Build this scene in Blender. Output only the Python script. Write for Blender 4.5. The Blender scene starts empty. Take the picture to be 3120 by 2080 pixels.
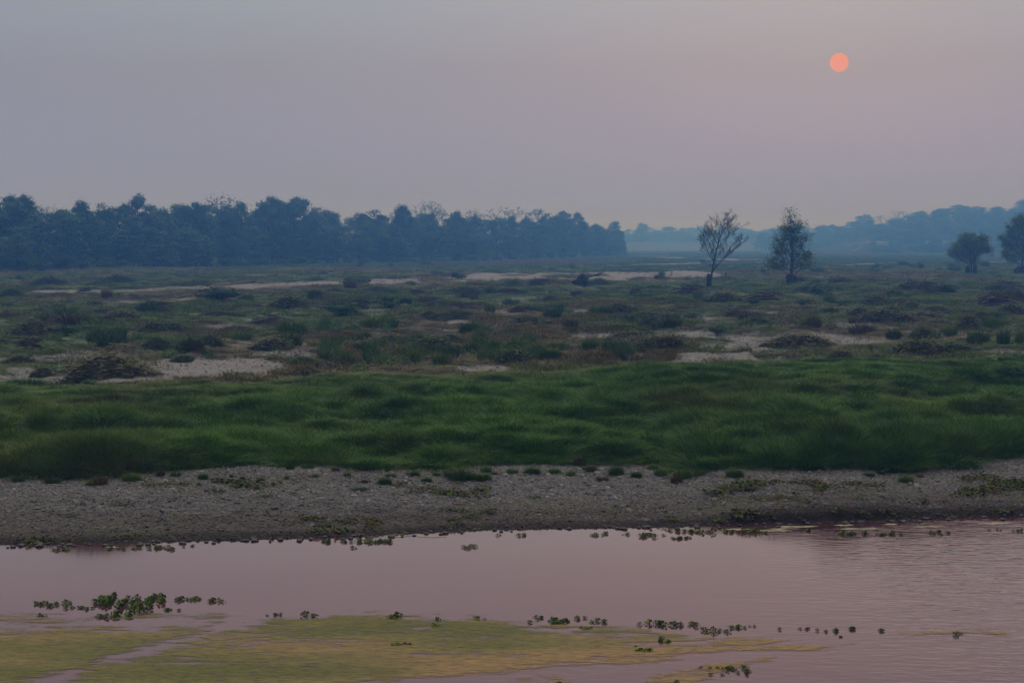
import bpy, math, random
import numpy as np
from mathutils import Vector, Matrix

R = math.radians
rng = np.random.default_rng(7)
random.seed(7)
SC = bpy.context.scene
COL = SC.collection

# ------------------------------------------------------------------ camera
F = 5925.0            # focal length in photo pixels (photo 3120 x 2080)
HOR = 745.0
CAMZ = 10.0
PITCH = math.atan((1040 - HOR) / F)
cam = bpy.data.cameras.new('camera')
cam.sensor_width = 36.0
cam.lens = 36.0 * F / 3120.0
cam.clip_start = 0.5
cam.clip_end = 20000
camo = bpy.data.objects.new('camera', cam)
COL.objects.link(camo)
camo.location = (0, 0, CAMZ)
camo.rotation_euler = (math.pi / 2 - PITCH, 0, 0)
SC.camera = camo

# ------------------------------------------------------------------ world
_u, _v = (2557 - 1560) / F, (1040 - 191) / F
sund = Vector((_u, math.cos(PITCH) + _v * math.sin(PITCH), -math.sin(PITCH) + _v * math.cos(PITCH))).normalized()
SUN_EL = math.asin(sund.z)
SUN_AZ = math.atan2(sund.x, sund.y)             # to the right of +Y
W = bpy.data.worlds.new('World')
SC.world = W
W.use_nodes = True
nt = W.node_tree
for n in list(nt.nodes): nt.nodes.remove(n)
def N(t, **kw):
    n = nt.nodes.new(t)
    for k, v in kw.items(): setattr(n, k, v)
    return n
L = lambda a, b: nt.links.new(a, b)
out = N('ShaderNodeOutputWorld')
bg1 = N('ShaderNodeBackground')
sky = N('ShaderNodeTexSky', sky_type='NISHITA', sun_disc=False)
sky.sun_elevation = SUN_EL
sky.sun_rotation = SUN_AZ
sky.dust_density = 6; sky.air_density = 1.5
bg1.inputs['Strength'].default_value = 0.05
L(sky.outputs[0], bg1.inputs['Color'])
tc = N('ShaderNodeTexCoord')
sep = N('ShaderNodeSeparateXYZ'); L(tc.outputs['Generated'], sep.inputs[0])
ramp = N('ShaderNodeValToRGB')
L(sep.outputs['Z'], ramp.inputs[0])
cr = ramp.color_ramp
SKYC = [(0.0, (0.310, 0.31, 0.55)), (0.03, (0.292, 0.298, 0.43)), (0.09, (0.286, 0.300, 0.365)), (0.125, (0.312, 0.362, 0.435)), (0.165, (0.275, 0.205, 0.27)), (0.26, (0.30, 0.205, 0.245)), (0.55, (.95, .93, .95)), (1.0, (1.15, 1.15, 1.15))]  # out-of-view bands: pink for the water's reflection, overhead raised to brighten the ground
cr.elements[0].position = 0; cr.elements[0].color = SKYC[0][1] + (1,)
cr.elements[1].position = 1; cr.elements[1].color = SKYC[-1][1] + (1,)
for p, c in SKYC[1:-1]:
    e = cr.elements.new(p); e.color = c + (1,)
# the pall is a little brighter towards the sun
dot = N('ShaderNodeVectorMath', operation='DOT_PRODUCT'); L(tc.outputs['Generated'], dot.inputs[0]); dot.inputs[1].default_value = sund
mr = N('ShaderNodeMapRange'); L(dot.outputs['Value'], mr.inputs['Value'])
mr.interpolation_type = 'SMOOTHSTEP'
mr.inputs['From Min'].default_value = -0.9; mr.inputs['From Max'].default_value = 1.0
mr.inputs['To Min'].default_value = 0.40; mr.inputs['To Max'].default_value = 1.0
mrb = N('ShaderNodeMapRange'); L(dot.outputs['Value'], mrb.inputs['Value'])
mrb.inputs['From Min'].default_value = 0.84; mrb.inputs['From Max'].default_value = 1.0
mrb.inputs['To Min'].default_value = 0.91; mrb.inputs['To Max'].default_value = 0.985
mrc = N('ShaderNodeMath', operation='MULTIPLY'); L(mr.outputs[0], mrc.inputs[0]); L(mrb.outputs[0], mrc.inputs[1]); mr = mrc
sn = N('ShaderNodeTexNoise'); sn.inputs['Scale'].default_value = 3.0; sn.inputs['Detail'].default_value = 2
mpp = N('ShaderNodeMapping'); mpp.inputs['Scale'].default_value = (1, 1, 3.5); L(tc.outputs['Generated'], mpp.inputs[0]); L(mpp.outputs[0], sn.inputs['Vector'])
mr2 = N('ShaderNodeMapRange'); L(sn.outputs[0], mr2.inputs['Value'])
mr2.inputs['To Min'].default_value = 0.95; mr2.inputs['To Max'].default_value = 1.05
mm = N('ShaderNodeMath', operation='MULTIPLY'); L(mr.outputs[0], mm.inputs[0]); L(mr2.outputs[0], mm.inputs[1])
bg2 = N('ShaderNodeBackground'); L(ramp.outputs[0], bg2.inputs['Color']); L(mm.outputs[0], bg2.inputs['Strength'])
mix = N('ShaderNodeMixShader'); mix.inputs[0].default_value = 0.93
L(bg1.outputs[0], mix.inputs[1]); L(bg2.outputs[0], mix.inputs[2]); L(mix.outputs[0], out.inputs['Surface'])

sl = bpy.data.lights.new('sun_light', 'SUN')
sl.energy = 0.5; sl.angle = R(140); sl.color = (1.0, 0.93, 0.93)
slo = bpy.data.objects.new('sun_light', sl); COL.objects.link(slo)
slo.rotation_euler = sund.to_track_quat('Z', 'Y').to_euler()
slo.location = (0, 0, 50)

SC.view_settings.view_transform = 'Standard'
SC.view_settings.look = 'None'
SC.view_settings.exposure = 0.0
SC.view_settings.gamma = 1.0
SC.view_settings.use_curve_mapping = False
SC.render.engine = 'CYCLES'
SC.cycles.use_denoising = True
SC.cycles.volume_bounces = 2
SC.cycles.max_bounces = 6
SC.cycles.diffuse_bounces = 2
SC.cycles.transparent_max_bounces = 16

# ------------------------------------------------------------------ numbers
def _hash(ix, iy, s):
    h = (ix.astype(np.int64) * 374761393 + iy.astype(np.int64) * 668265263 + s * 1442695041) & 0xffffffff
    h = ((h ^ (h >> 13)) * 1274126177) & 0xffffffff
    h = (h ^ (h >> 16)) & 0xffffffff
    return h / 4294967295.0
def vnoise(x, y, s=0):
    x = np.asarray(x, float); y = np.asarray(y, float)
    ix = np.floor(x); iy = np.floor(y); fx = x - ix; fy = y - iy
    fx = fx * fx * (3 - 2 * fx); fy = fy * fy * (3 - 2 * fy)
    a = _hash(ix, iy, s); b = _hash(ix + 1, iy, s); c = _hash(ix, iy + 1, s); d = _hash(ix + 1, iy + 1, s)
    return (a * (1 - fx) + b * fx) * (1 - fy) + (c * (1 - fx) + d * fx) * fy
def fbm(x, y, o=4, s=0):
    t = 0; a = .5; tot = 0
    for k in range(o):
        t = t + a * vnoise(x * 2 ** k + 17.3 * k, y * 2 ** k - 9.1 * k, s + k); tot += a; a *= .55
    return t / tot
def sstep(a, b, x):
    t = np.clip((np.asarray(x, float) - a) / (b - a), 0, 1)
    return t * t * (3 - 2 * t)

cp, sp = math.cos(PITCH), math.sin(PITCH)
def ground_at(px, py, z=0.0):
    u = (px - 1560) / F; v = (1040 - py) / F
    dy = cp + v * sp; dz = -sp + v * cp
    t = (CAMZ - z) / -dz
    return u * t, dy * t
def project(x, y, z):
    dz = z - CAMZ
    f = y * cp - dz * sp; u = y * sp + dz * cp
    f = np.maximum(f, 1e-3)
    return 1560 + F * x / f, 1040 - F * u / f

# shoreline and the foot of the grass, as curves on the ground
SHORE = [(0, 1660), (250, 1657), (500, 1650), (1000, 1636), (1500, 1612), (2000, 1607), (2200, 1600), (2400, 1598), (2700, 1585), (3120, 1572)]
_sx, _sy = zip(*[ground_at(a, b, 0.0) for a, b in SHORE])
_sx = (-60,) + _sx + (60,); _sy = (_sy[0] - 2.0,) + _sy + (_sy[-1] + 2.5,)
def shore_y(x):
    return np.interp(x, _sx, _sy) + .30 * (fbm(np.asarray(x) * .35, 0 * np.asarray(x) + 3, 3, 40) - .5) + .16 * (vnoise(np.asarray(x) * 2.3, 0 * np.asarray(x), 41) - .5)
FOOT = [(0, 1462), (300, 1462), (480, 1436), (800, 1420), (1000, 1424), (1350, 1430), (1600, 1418), (2000, 1412), (2200, 1438), (2500, 1440), (2800, 1418), (3120, 1395)]
_fx, _fy = zip(*[ground_at(a, b, 0.9) for a, b in FOOT])
def foot_y(x):
    return np.interp(x, _fx, _fy) + 2.4 * (fbm(np.asarray(x) * .45, 0 * np.asarray(x) + 7, 4, 44) - .5)
MEAD = [(0, 1190), (500, 1186), (950, 1166), (1400, 1156), (1900, 1132), (2500, 1118), (3120, 1106)]
_mu = np.array([(a - 1560) / F for a, b in MEAD]); _my = np.array([ground_at(a, b, 1.1)[1] for a, b in MEAD])
def mead_y(x, y):
    return np.interp(np.asarray(x) / np.maximum(y, 1), _mu, _my) + 14 * (fbm(np.asarray(x) * .06, np.asarray(y) * .01, 3, 46) - .5) * .6

def H(x, y):
    x = np.asarray(x, float); y = np.asarray(y, float)
    s = y - shore_y(x)
    bank = np.where(s < 0, np.maximum(s * .12, -0.9), 0)
    rise = .95 * sstep(-1, 13, s) * (s > 0) + .05 * np.clip(s, 0, 1)
    # a low wet cut along the right of the shore
    rise = rise + .14 * sstep(0.0, .5, s) * sstep(6, 9, x) + .16 * sstep(0, .35, s) * sstep(7.2, 8.6, x) * sstep(15.5, 13.5, x)
    near = np.clip(s, 0, 3) / 3
    z = bank + rise + near * .10 * (fbm(x * .5, y * .3, 3, 3) - .5) * sstep(0, 6, s)
    far = sstep(13, 30, s)
    z = z + far * (.95 * (fbm(x * .10, y * .07, 4, 5) - .42))
    # swells of the meadow
    mw = sstep(0, 3.5, y - foot_y(x)) * sstep(6, -14, y - mead_y(x, y))
    q1 = fbm(x * .13, y * .15, 3, 201); q2 = fbm(x * .42, y * .40, 3, 205); q3 = fbm(x * 1.1, y * .9, 2, 208)
    z = z + mw * (.46 * sstep(.38, .62, q1) + .28 * sstep(.42, .60, q2) + .50 * (q3 - .5) - .25)
    sw = sstep(-6, 10, y - mead_y(x, y)) * sstep(620, 420, y)
    z = z + sw * (.42 * sstep(.44, .60, fbm(x * .13, y * .085, 4, 221)) + .20 * sstep(.45, .6, fbm(x * .45, y * .28, 3, 225)) - .25)
    z = z + sstep(180, 260, y) * .9 * (fbm(x * .05, y * .022, 3, 8) - .5)
    u = x / np.maximum(y, 1)
    hill = sstep(.150, .215, u) * sstep(1950, 2450, y) * 36 * (1 + .1 * (fbm(x * .01, y * .004, 2, 12) - .5))
    back = sstep(2700, 3500, y) * 14
    z = z + np.maximum(hill, back)
    # the near bank the camera stands on
    nb = sstep(20, 3, y) * 8.3
    z = np.where(y < 34, -0.9 + nb * 1.115, z)
    return z
_T = 58 * np.exp(np.linspace(0, math.log(3600 / 58), 2600))
def on_ground(px, py):
    """walks along the sight line until it meets the terrain"""
    u = (px - 1560) / F; v = (1040 - py) / F
    dy = cp + v * sp; dz = -sp + v * cp
    x = u * _T; y = dy * _T; g = CAMZ + dz * _T - H(x, y)
    k = np.nonzero(g < 0)[0]
    if len(k) == 0: k = [len(_T) - 1]
    i = k[0]; f = 0 if i == 0 else g[i - 1] / (g[i - 1] - g[i]); t = _T[i - 1] + (_T[i] - _T[i - 1]) * f
    x, y = u * t, dy * t
    return float(x), float(y), float(H(x, y))

# ------------------------------------------------------------------ masks on the plain (areas of bare sand, brown growth)
SAND = [  # cx, cy, rx, ry, strength in photo pixels; turned into ground areas
 (200, 1153, 330, 17, 1.3), (640, 1120, 240, 33, 1.25), (880, 1085, 70, 14, 1), (520, 1150, 200, 12, 1.2), (210, 1092, 70, 14, .9), (60, 1128, 80, 10, .7),
 (1460, 1122, 115, 13, 1.15), (2160, 1085, 170, 17, 1.0), (2330, 1060, 150, 24, .85), (2080, 1108, 100, 12, 1), (2230, 1030, 120, 14, .7), (2600, 1040, 90, 18, .85),
 (2840, 1090, 80, 8, 1), (3060, 1072, 110, 9, 1), (2374, 976, 24, 5, 1.2), (2715, 960, 20, 5, .8), (1800, 1022, 140, 12, .7), (1950, 1000, 110, 10, .6), (1790, 946, 50, 5, 1),
 (590, 915, 60, 8, 1), (810, 975, 85, 6, 1), (926, 955, 28, 5, 1), (450, 1000, 40, 4, .9), (1440, 884, 60, 5, .9), (1580, 912, 30, 4, 1), (1590, 934, 34, 5, 1), (2030, 902, 50, 4, 1),
 (1300, 892, 30, 4, .9), (2240, 913, 20, 3, 1), (1775, 876, 45, 4, 1), (860, 1012, 40, 4, .8), (460, 1045, 70, 4, .9), (2560, 890, 30, 3, .9), (700, 1050, 40, 4, .7),
 (2900, 1030, 60, 8, .6), (2500, 1085, 120, 8, .7), (40, 968, 50, 4, .6), (160, 1048, 60, 4, .5), (700, 1418, 200, 10, .8), (1900, 1428, 250, 10, .9)]
FARSAND = [  # polylines in the photo with half thickness
 ([(100, 889), (260, 887), (400, 886), (560, 878), (700, 874)], 4.5), ([(700, 876), (900, 868), (1100, 860), (1300, 852)], 6.5), ([(1120, 862), (1300, 858), (1450, 851), (1700, 845), (1960, 842), (2200, 838)], 8.5),
 ([(1420, 838), (1560, 834), (1760, 836), (1980, 834), (2150, 828)], 4.5), ([(1700, 817), (1800, 812), (1900, 808), (2080, 804), (2250, 802), (2480, 796)], 1.5), ([(1990, 784), (2100, 787), (2200, 790), (2330, 792)], 1.3),
 ([(2130, 801), (2240, 796), (2360, 799)], 1.2), ([(2180, 815), (2300, 812), (2420, 810)], 1.2), ([(2280, 822), (2460, 816), (2620, 806), (2800, 798)], 1.8), ([(1905, 782), (2040, 780)], 1.0), ([(2900, 802), (3120, 795)], 1.5)]
def sand_mask(x, y, z):
    px, py = project(x, y, z)
    m = np.zeros_like(px)
    for cx, cy, rx, ry, st in SAND:
        d = ((px - cx) / rx) ** 2 + ((py - cy) / ry) ** 2
        m = np.maximum(m, st * np.clip(1.35 - d, 0, 1))
    m = np.maximum(m, .62 * sstep(1850, 2100, px) * sstep(985, 1020, py) * sstep(1112, 1095, py))
    m = np.maximum(m, .40 * sstep(870, 900, py) * sstep(1120, 1090, py))
    for pl, hw in FARSAND:
        xs, ys = zip(*pl)
        yy = np.interp(px, xs, ys)
        w = hw * (.75 + 1.1 * fbm(px * .014, py * .02, 3, 31))
        ins = sstep(xs[0] - 40, xs[0] + 20, px) * sstep(xs[-1] + 40, xs[-1] - 20, px)
        m = np.maximum(m, ins * np.clip(1.6 - np.abs(py - yy) / w, 0, 1) * 1.1)
    nn = .25 + .30 * (1 - sstep(.40, .60, fbm(x * .13, y * .085, 4, 221))) + .30 * fbm(x * .5, y * .2, 4, 21)
    nf = fbm(x * .06, y * .02, 4, 22)
    n = np.where(y > 400, nf, nn)
    fine = fbm(x * 1.1, y * .5, 3, 23)
    return sstep(.40, .62, m * .74 + (n - .5) * 1.15 + (fine - .5) * .35)
def brown_mask(x, y):
    return sstep(.42, .66, fbm(x * .035, y * .012, 4, 61) + .25 * (fbm(x * .3, y * .15, 2, 62) - .5))

# ------------------------------------------------------------------ mesh and object helpers
def tag(o, label=None, cat=None, group=None, kind=None):
    if label: o['label'] = label
    if cat: o['category'] = cat
    if group: o['group'] = group
    if kind: o['kind'] = kind
    return o
def empty(name, loc=(0, 0, 0), rz=0.0, s=1.0):
    o = bpy.data.objects.new(name, None); COL.objects.link(o)
    o.location = loc; o.rotation_euler = (0, 0, rz)
    o.scale = (s, s, s) if isinstance(s, (int, float)) else s
    o.empty_display_size = .1
    return o
class MB:
    def __init__(s): s.v = []; s.f = []; s.n = 0
    def add(s, verts, faces):
        s.v.extend(verts); s.f.extend([[i + s.n for i in f] for f in faces]); s.n += len(verts)
    def tube(s, pts, rad, sides=5):
        pts = [Vector(p) for p in pts]; vs = []; fs = []
        for i, p in enumerate(pts):
            d = (pts[min(i + 1, len(pts) - 1)] - pts[max(i - 1, 0)])
            if d.length < 1e-9: d = Vector((0, 0, 1))
            d.normalize()
            a = d.cross(Vector((.31, .95, .05))); 
            if a.length < 1e-3: a = d.cross(Vector((1, 0, 0)))
            a.normalize(); b = d.cross(a)
            for k in range(sides):
                t = 2 * math.pi * k / sides
                vs.append(tuple(p + (a * math.cos(t) + b * math.sin(t)) * rad[i]))
        for i in range(len(pts) - 1):
            for k in range(sides):
                k2 = (k + 1) % sides
                fs.append([i * sides + k, i * sides + k2, (i + 1) * sides + k2, (i + 1) * sides + k])
        fs.append(list(range(sides))[::-1]); fs.append([(len(pts) - 1) * sides + k for k in range(sides)])
        s.add(vs, fs)
    def leaf(s, p, nrm, size, asp=1.6):
        n = Vector(nrm).normalized(); a = n.orthogonal().normalized()
        t = random.random() * 6.283; b = n.cross(a)
        a, b = a * math.cos(t) + b * math.sin(t), b * math.cos(t) - a * math.sin(t)
        p = Vector(p)
        s.add([tuple(p - a * size * .5 * asp), tuple(p + b * size * .42 + n * size * .08), tuple(p + a * size * .5 * asp), tuple(p - b * size * .42 + n * size * .08)], [[0, 3, 2, 1]])
    def mesh(s, name, m):
        me = bpy.data.meshes.new(name); me.from_pydata(s.v, [], s.f); me.update()
        me.materials.append(m); return me
    def build(s, name, m, parent=None, smooth=False):
        me = s.mesh(name, m)
        if smooth: me.polygons.foreach_set('use_smooth', [True] * len(me.polygons))
        return link(name, me, parent)
def link(name, me, parent=None):
    o = bpy.data.objects.new(name, me); COL.objects.link(o); o.parent = parent
    return o

# ------------------------------------------------------------------ materials
def mat(name, rough=.9, spec=.2):
    m = bpy.data.materials.new(name); m.use_nodes = True
    b = m.node_tree.nodes['Principled BSDF']
    b.inputs['Roughness'].default_value = rough
    b.inputs['Specular IOR Level'].default_value = spec
    return m, m.node_tree, b
def veg_mat(name, c1, c2, c3=None, var=.5, scale=.7, tint=False, transl=.0, spec=.15):
    """foliage: a noise over the place and a random value per plant move between the plant's own colours"""
    m, t, b = mat(name, .75, spec)
    geo = t.nodes.new('ShaderNodeNewGeometry'); nz = t.nodes.new('ShaderNodeTexNoise')
    nz.inputs['Scale'].default_value = scale; nz.inputs['Detail'].default_value = 3
    t.links.new(geo.outputs['Position'], nz.inputs['Vector'])
    rp = t.nodes.new('ShaderNodeValToRGB'); e = rp.color_ramp.elements
    e[0].position = .3; e[0].color = c1 + (1,); e[1].position = .7; e[1].color = c2 + (1,)
    oi = t.nodes.new('ShaderNodeObjectInfo')
    a = t.nodes.new('ShaderNodeMath'); a.operation = 'MULTIPLY_ADD'
    t.links.new(oi.outputs['Random'], a.inputs[0]); a.inputs[1].default_value = var; a.inputs[2].default_value = -var / 2
    ad = t.nodes.new('ShaderNodeMath'); ad.operation = 'ADD'
    t.links.new(a.outputs[0], ad.inputs[0]); t.links.new(nz.outputs[0], ad.inputs[1]); t.links.new(ad.outputs[0], rp.inputs[0])
    col = rp.outputs[0]
    if tint:
        at = t.nodes.new('ShaderNodeAttribute'); at.attribute_type = 'INSTANCER'; at.attribute_name = 'tint'
        mx = t.nodes.new('ShaderNodeMixRGB'); t.links.new(at.outputs['Fac'], mx.inputs[0]); t.links.new(col, mx.inputs[1]); mx.inputs[2].default_value = c3 + (1,)
        col = mx.outputs[0]
    t.links.new(col, b.inputs['Base Color'])
    return m
def noise_mat(name, c1, c2, scale=3, rough=.9, bump=0.0, spec=.2, obj=True):
    m, t, b = mat(name, rough, spec)
    tcn = t.nodes.new('ShaderNodeTexCoord'); nz = t.nodes.new('ShaderNodeTexNoise'); nz.inputs['Scale'].default_value = scale; nz.inputs['Detail'].default_value = 5
    t.links.new(tcn.outputs['Object' if obj else 'Generated'], nz.inputs['Vector'])
    rp = t.nodes.new('ShaderNodeValToRGB'); e = rp.color_ramp.elements
    e[0].position = .35; e[0].color = c1 + (1,); e[1].position = .65; e[1].color = c2 + (1,)
    t.links.new(nz.outputs[0], rp.inputs[0]); t.links.new(rp.outputs[0], b.inputs['Base Color'])
    if bump:
        bp = t.nodes.new('ShaderNodeBump'); bp.inputs['Strength'].default_value = bump; t.links.new(nz.outputs[0], bp.inputs['Height']); t.links.new(bp.outputs[0], b.inputs['Normal'])
    return m
M = {}
M['grass'] = veg_mat('meadow grass', (.046, .125, .014), (.115, .250, .026), (.22, .19, .055), .35, .12, True)
M['scrub'] = veg_mat('scrub grass', (.090, .165, .032), (.155, .24, .048), (.21, .165, .075), .5, .15, True)
M['tussock'] = veg_mat('tussock green', (.055, .12, .020), (.12, .21, .040), None, .7, .5)
M['tussock_dry'] = veg_mat('tussock dry', (.085, .062, .034), (.15, .12, .065), None, .6, .8)
M['meadow_tuft'] = veg_mat('tall meadow grass', (.045, .115, .014), (.100, .22, .026), None, .5, .5)
M['straw'] = veg_mat('dry stalks', (.16, .13, .07), (.26, .22, .13), None, .5, 1.0)
M['twig'] = veg_mat('brushwood', (.045, .032, .024), (.10, .072, .052), None, .6, 1.4)
M['leaf_dark'] = veg_mat('bush leaves', (.030, .075, .020), (.065, .13, .032), None, .6, 1.2)
M['leaf_vivid'] = veg_mat('vivid leaves', (.030, .095, .030), (.055, .15, .045), None, .5, 2.0)
M['mound_leaf'] = veg_mat('mound growth', (.070, .110, .034), (.15, .15, .056), None, .6, .9)
M['flower'] = veg_mat('pale seed heads', (.30, .30, .12), (.46, .42, .22), None, .6, 3)
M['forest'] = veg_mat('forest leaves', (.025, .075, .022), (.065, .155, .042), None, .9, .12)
M['forest_lit'] = veg_mat('light forest leaves', (.060, .13, .035), (.10, .18, .050), None, .6, .15)  # paler leaf colour of the lighter trees
M['tree_leaf'] = veg_mat('plain tree leaves', (.075, .15, .020), (.16, .24, .036), None, .4, .8)
M['bark'] = noise_mat('bark', (.035, .028, .023), (.075, .060, .048), 2.5, .9, .4)
M['bark_pale'] = noise_mat('weathered wood', (.10, .085, .07), (.19, .165, .14), 4, .9, .4)
M['heap'] = noise_mat('heap soil', (.035, .038, .018), (.07, .066, .032), 3, .95, .5)
M['root'] = noise_mat('root debris', (.022, .016, .013), (.045, .033, .026), 3, .95, .5)
M['hy_leaf'] = veg_mat('hyacinth leaf', (.12, .26, .016), (.25, .42, .035), None, .5, 2.2, spec=.3)
M['hy_dark'] = veg_mat('hyacinth leaf dark', (.04, .10, .014), (.11, .21, .022), None, .6, 3.0, spec=.3)  # shade of backlit leaf undersides put into a darker leaf colour
M['hy_dry'] = veg_mat('hyacinth leaf browned', (.13, .075, .022), (.22, .14, .03), None, .5, 3.0)
M['bird'] = noise_mat('dark feathers', (.015, .013, .012), (.03, .026, .024), 6)
M['white'] = noise_mat('pale wall', (.28, .27, .26), (.36, .35, .33), 1.5)
M['roof'] = noise_mat('pale roof sheet', (.36, .36, .36), (.46, .46, .46), 1.0)
M['dark'] = noise_mat('dark opening', (.02, .02, .02), (.04, .04, .04), 1.0)
M['litter'] = noise_mat('white litter', (.6, .6, .6), (.75, .75, .75), 4)

# ------------------------------------------------------------------ ground
def make_ground():
    ys = np.concatenate([np.linspace(-90, 60, 60), np.linspace(60.4, 86, 130), 86 * np.exp(np.linspace(.003, math.log(190 / 86), 380)), 190 * np.exp(np.linspace(.006, math.log(4400 / 190), 470))])
    nx = 420
    us = np.linspace(-1, 1, nx); us = np.sign(us) * (0.62 * np.abs(us) + .38 * np.abs(us) ** 3)
    Y = np.repeat(ys[:, None], nx, 1); wd = np.maximum(np.abs(ys) * .50, 62)[:, None]
    X = us[None, :] * wd
    Z = H(X, Y)
    nr = len(ys)
    V = np.stack([X, Y, Z], -1).reshape(-1, 3)
    i = np.arange(nr - 1)[:, None] * nx + np.arange(nx - 1)[None, :]
    Fc = np.stack([i, i + 1, i + nx + 1, i + nx], -1).reshape(-1, 4)
    me = bpy.data.meshes.new('ground'); me.from_pydata(V.tolist(), [], Fc.tolist())
    x, y, z = V[:, 0], V[:, 1], V[:, 2]
    s = y - shore_y(x); f = foot_y(x) - y
    sand = sand_mask(x, y, z)
    turf1 = np.array([.045, .075, .022]); turf2 = np.array([.075, .058, .040])
    b = brown_mask(x, y)[:, None]
    c = turf1 * (1 - b) + turf2 * b
    sc = np.array([.25, .232, .212])
    c = c * (1 - sand[:, None]) + sc * sand[:, None]
    # shingle bank: grey stones above, browner silt below, dark and wet at the very edge
    g = sstep(-.8, .8, f + 1.4 * (fbm(x * .8, y * .8, 3, 70) - .5))[:, None]
    grey = np.array([.145, .142, .128]); silt = np.array([.088, .068, .048]); wet = np.array([.028, .021, .018])
    k = sstep(1.2, 6.5, s + 2.5 * (fbm(x * .15, y * .4, 3, 71) - .5))[:, None]
    bank = silt * (1 - k) + grey * k
    pale = sstep(2.2, .4, f + 2.0 * (fbm(x * .5, y * .9, 3, 72) - .4))[:, None] * sstep(-12, -6, x)[:, None] * sstep(13, 8, x)[:, None]
    bank = bank * (1 - .75 * pale) + np.array([.25, .21, .20]) * .75 * pale
    alg = (sstep(.60, .72, fbm(x * .22, y * .5, 3, 75)))[:, None] * .55
    bank = bank * (1 - alg) + np.array([.11, .115, .045]) * alg
    w = sstep(1.5, .25, s + .5 * (fbm(x * .9, y * .9, 2, 76) - .5) - .8 * sstep(6, 10, x))[:, None]
    bank = bank * (1 - w) + wet * w
    c = c * (1 - g) + bank * g
    att = me.color_attributes.new('soil', 'FLOAT_COLOR', 'POINT')
    att.data.foreach_set('color', np.concatenate([c, np.ones((len(c), 1))], 1).ravel())
    m, t, bs = mat('ground soil', .95, .15)
    at = t.nodes.new('ShaderNodeAttribute'); at.attribute_name = 'soil'
    geo = t.nodes.new('ShaderNodeNewGeometry')
    nz = t.nodes.new('ShaderNodeTexNoise'); nz.inputs['Scale'].default_value = 2.2; nz.inputs['Detail'].default_value = 6; nz.inputs['Roughness'].default_value = .7
    t.links.new(geo.outputs['Position'], nz.inputs['Vector'])
    mp = t.nodes.new('ShaderNodeMapRange'); mp.inputs['From Min'].default_value = .3; mp.inputs['From Max'].default_value = .7; mp.inputs['To Min'].default_value = .6; mp.inputs['To Max'].default_value = 1.35
    t.links.new(nz.outputs[0], mp.inputs['Value'])
    ml = t.nodes.new('ShaderNodeVectorMath'); ml.operation = 'SCALE'; t.links.new(at.outputs['Color'], ml.inputs[0]); t.links.new(mp.outputs[0], ml.inputs['Scale'])
    t.links.new(ml.outputs[0], bs.inputs['Base Color'])
    bp = t.nodes.new('ShaderNodeBump'); bp.inputs['Strength'].default_value = .5; bp.inputs['Distance'].default_value = .08
    t.links.new(nz.outputs[0], bp.inputs['Height']); t.links.new(bp.outputs[0], bs.inputs['Normal'])
    me.materials.append(m)
    me.polygons.foreach_set('use_smooth', [True] * len(me.polygons))
    tag(link('ground', me), kind='structure')
make_ground()

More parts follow.
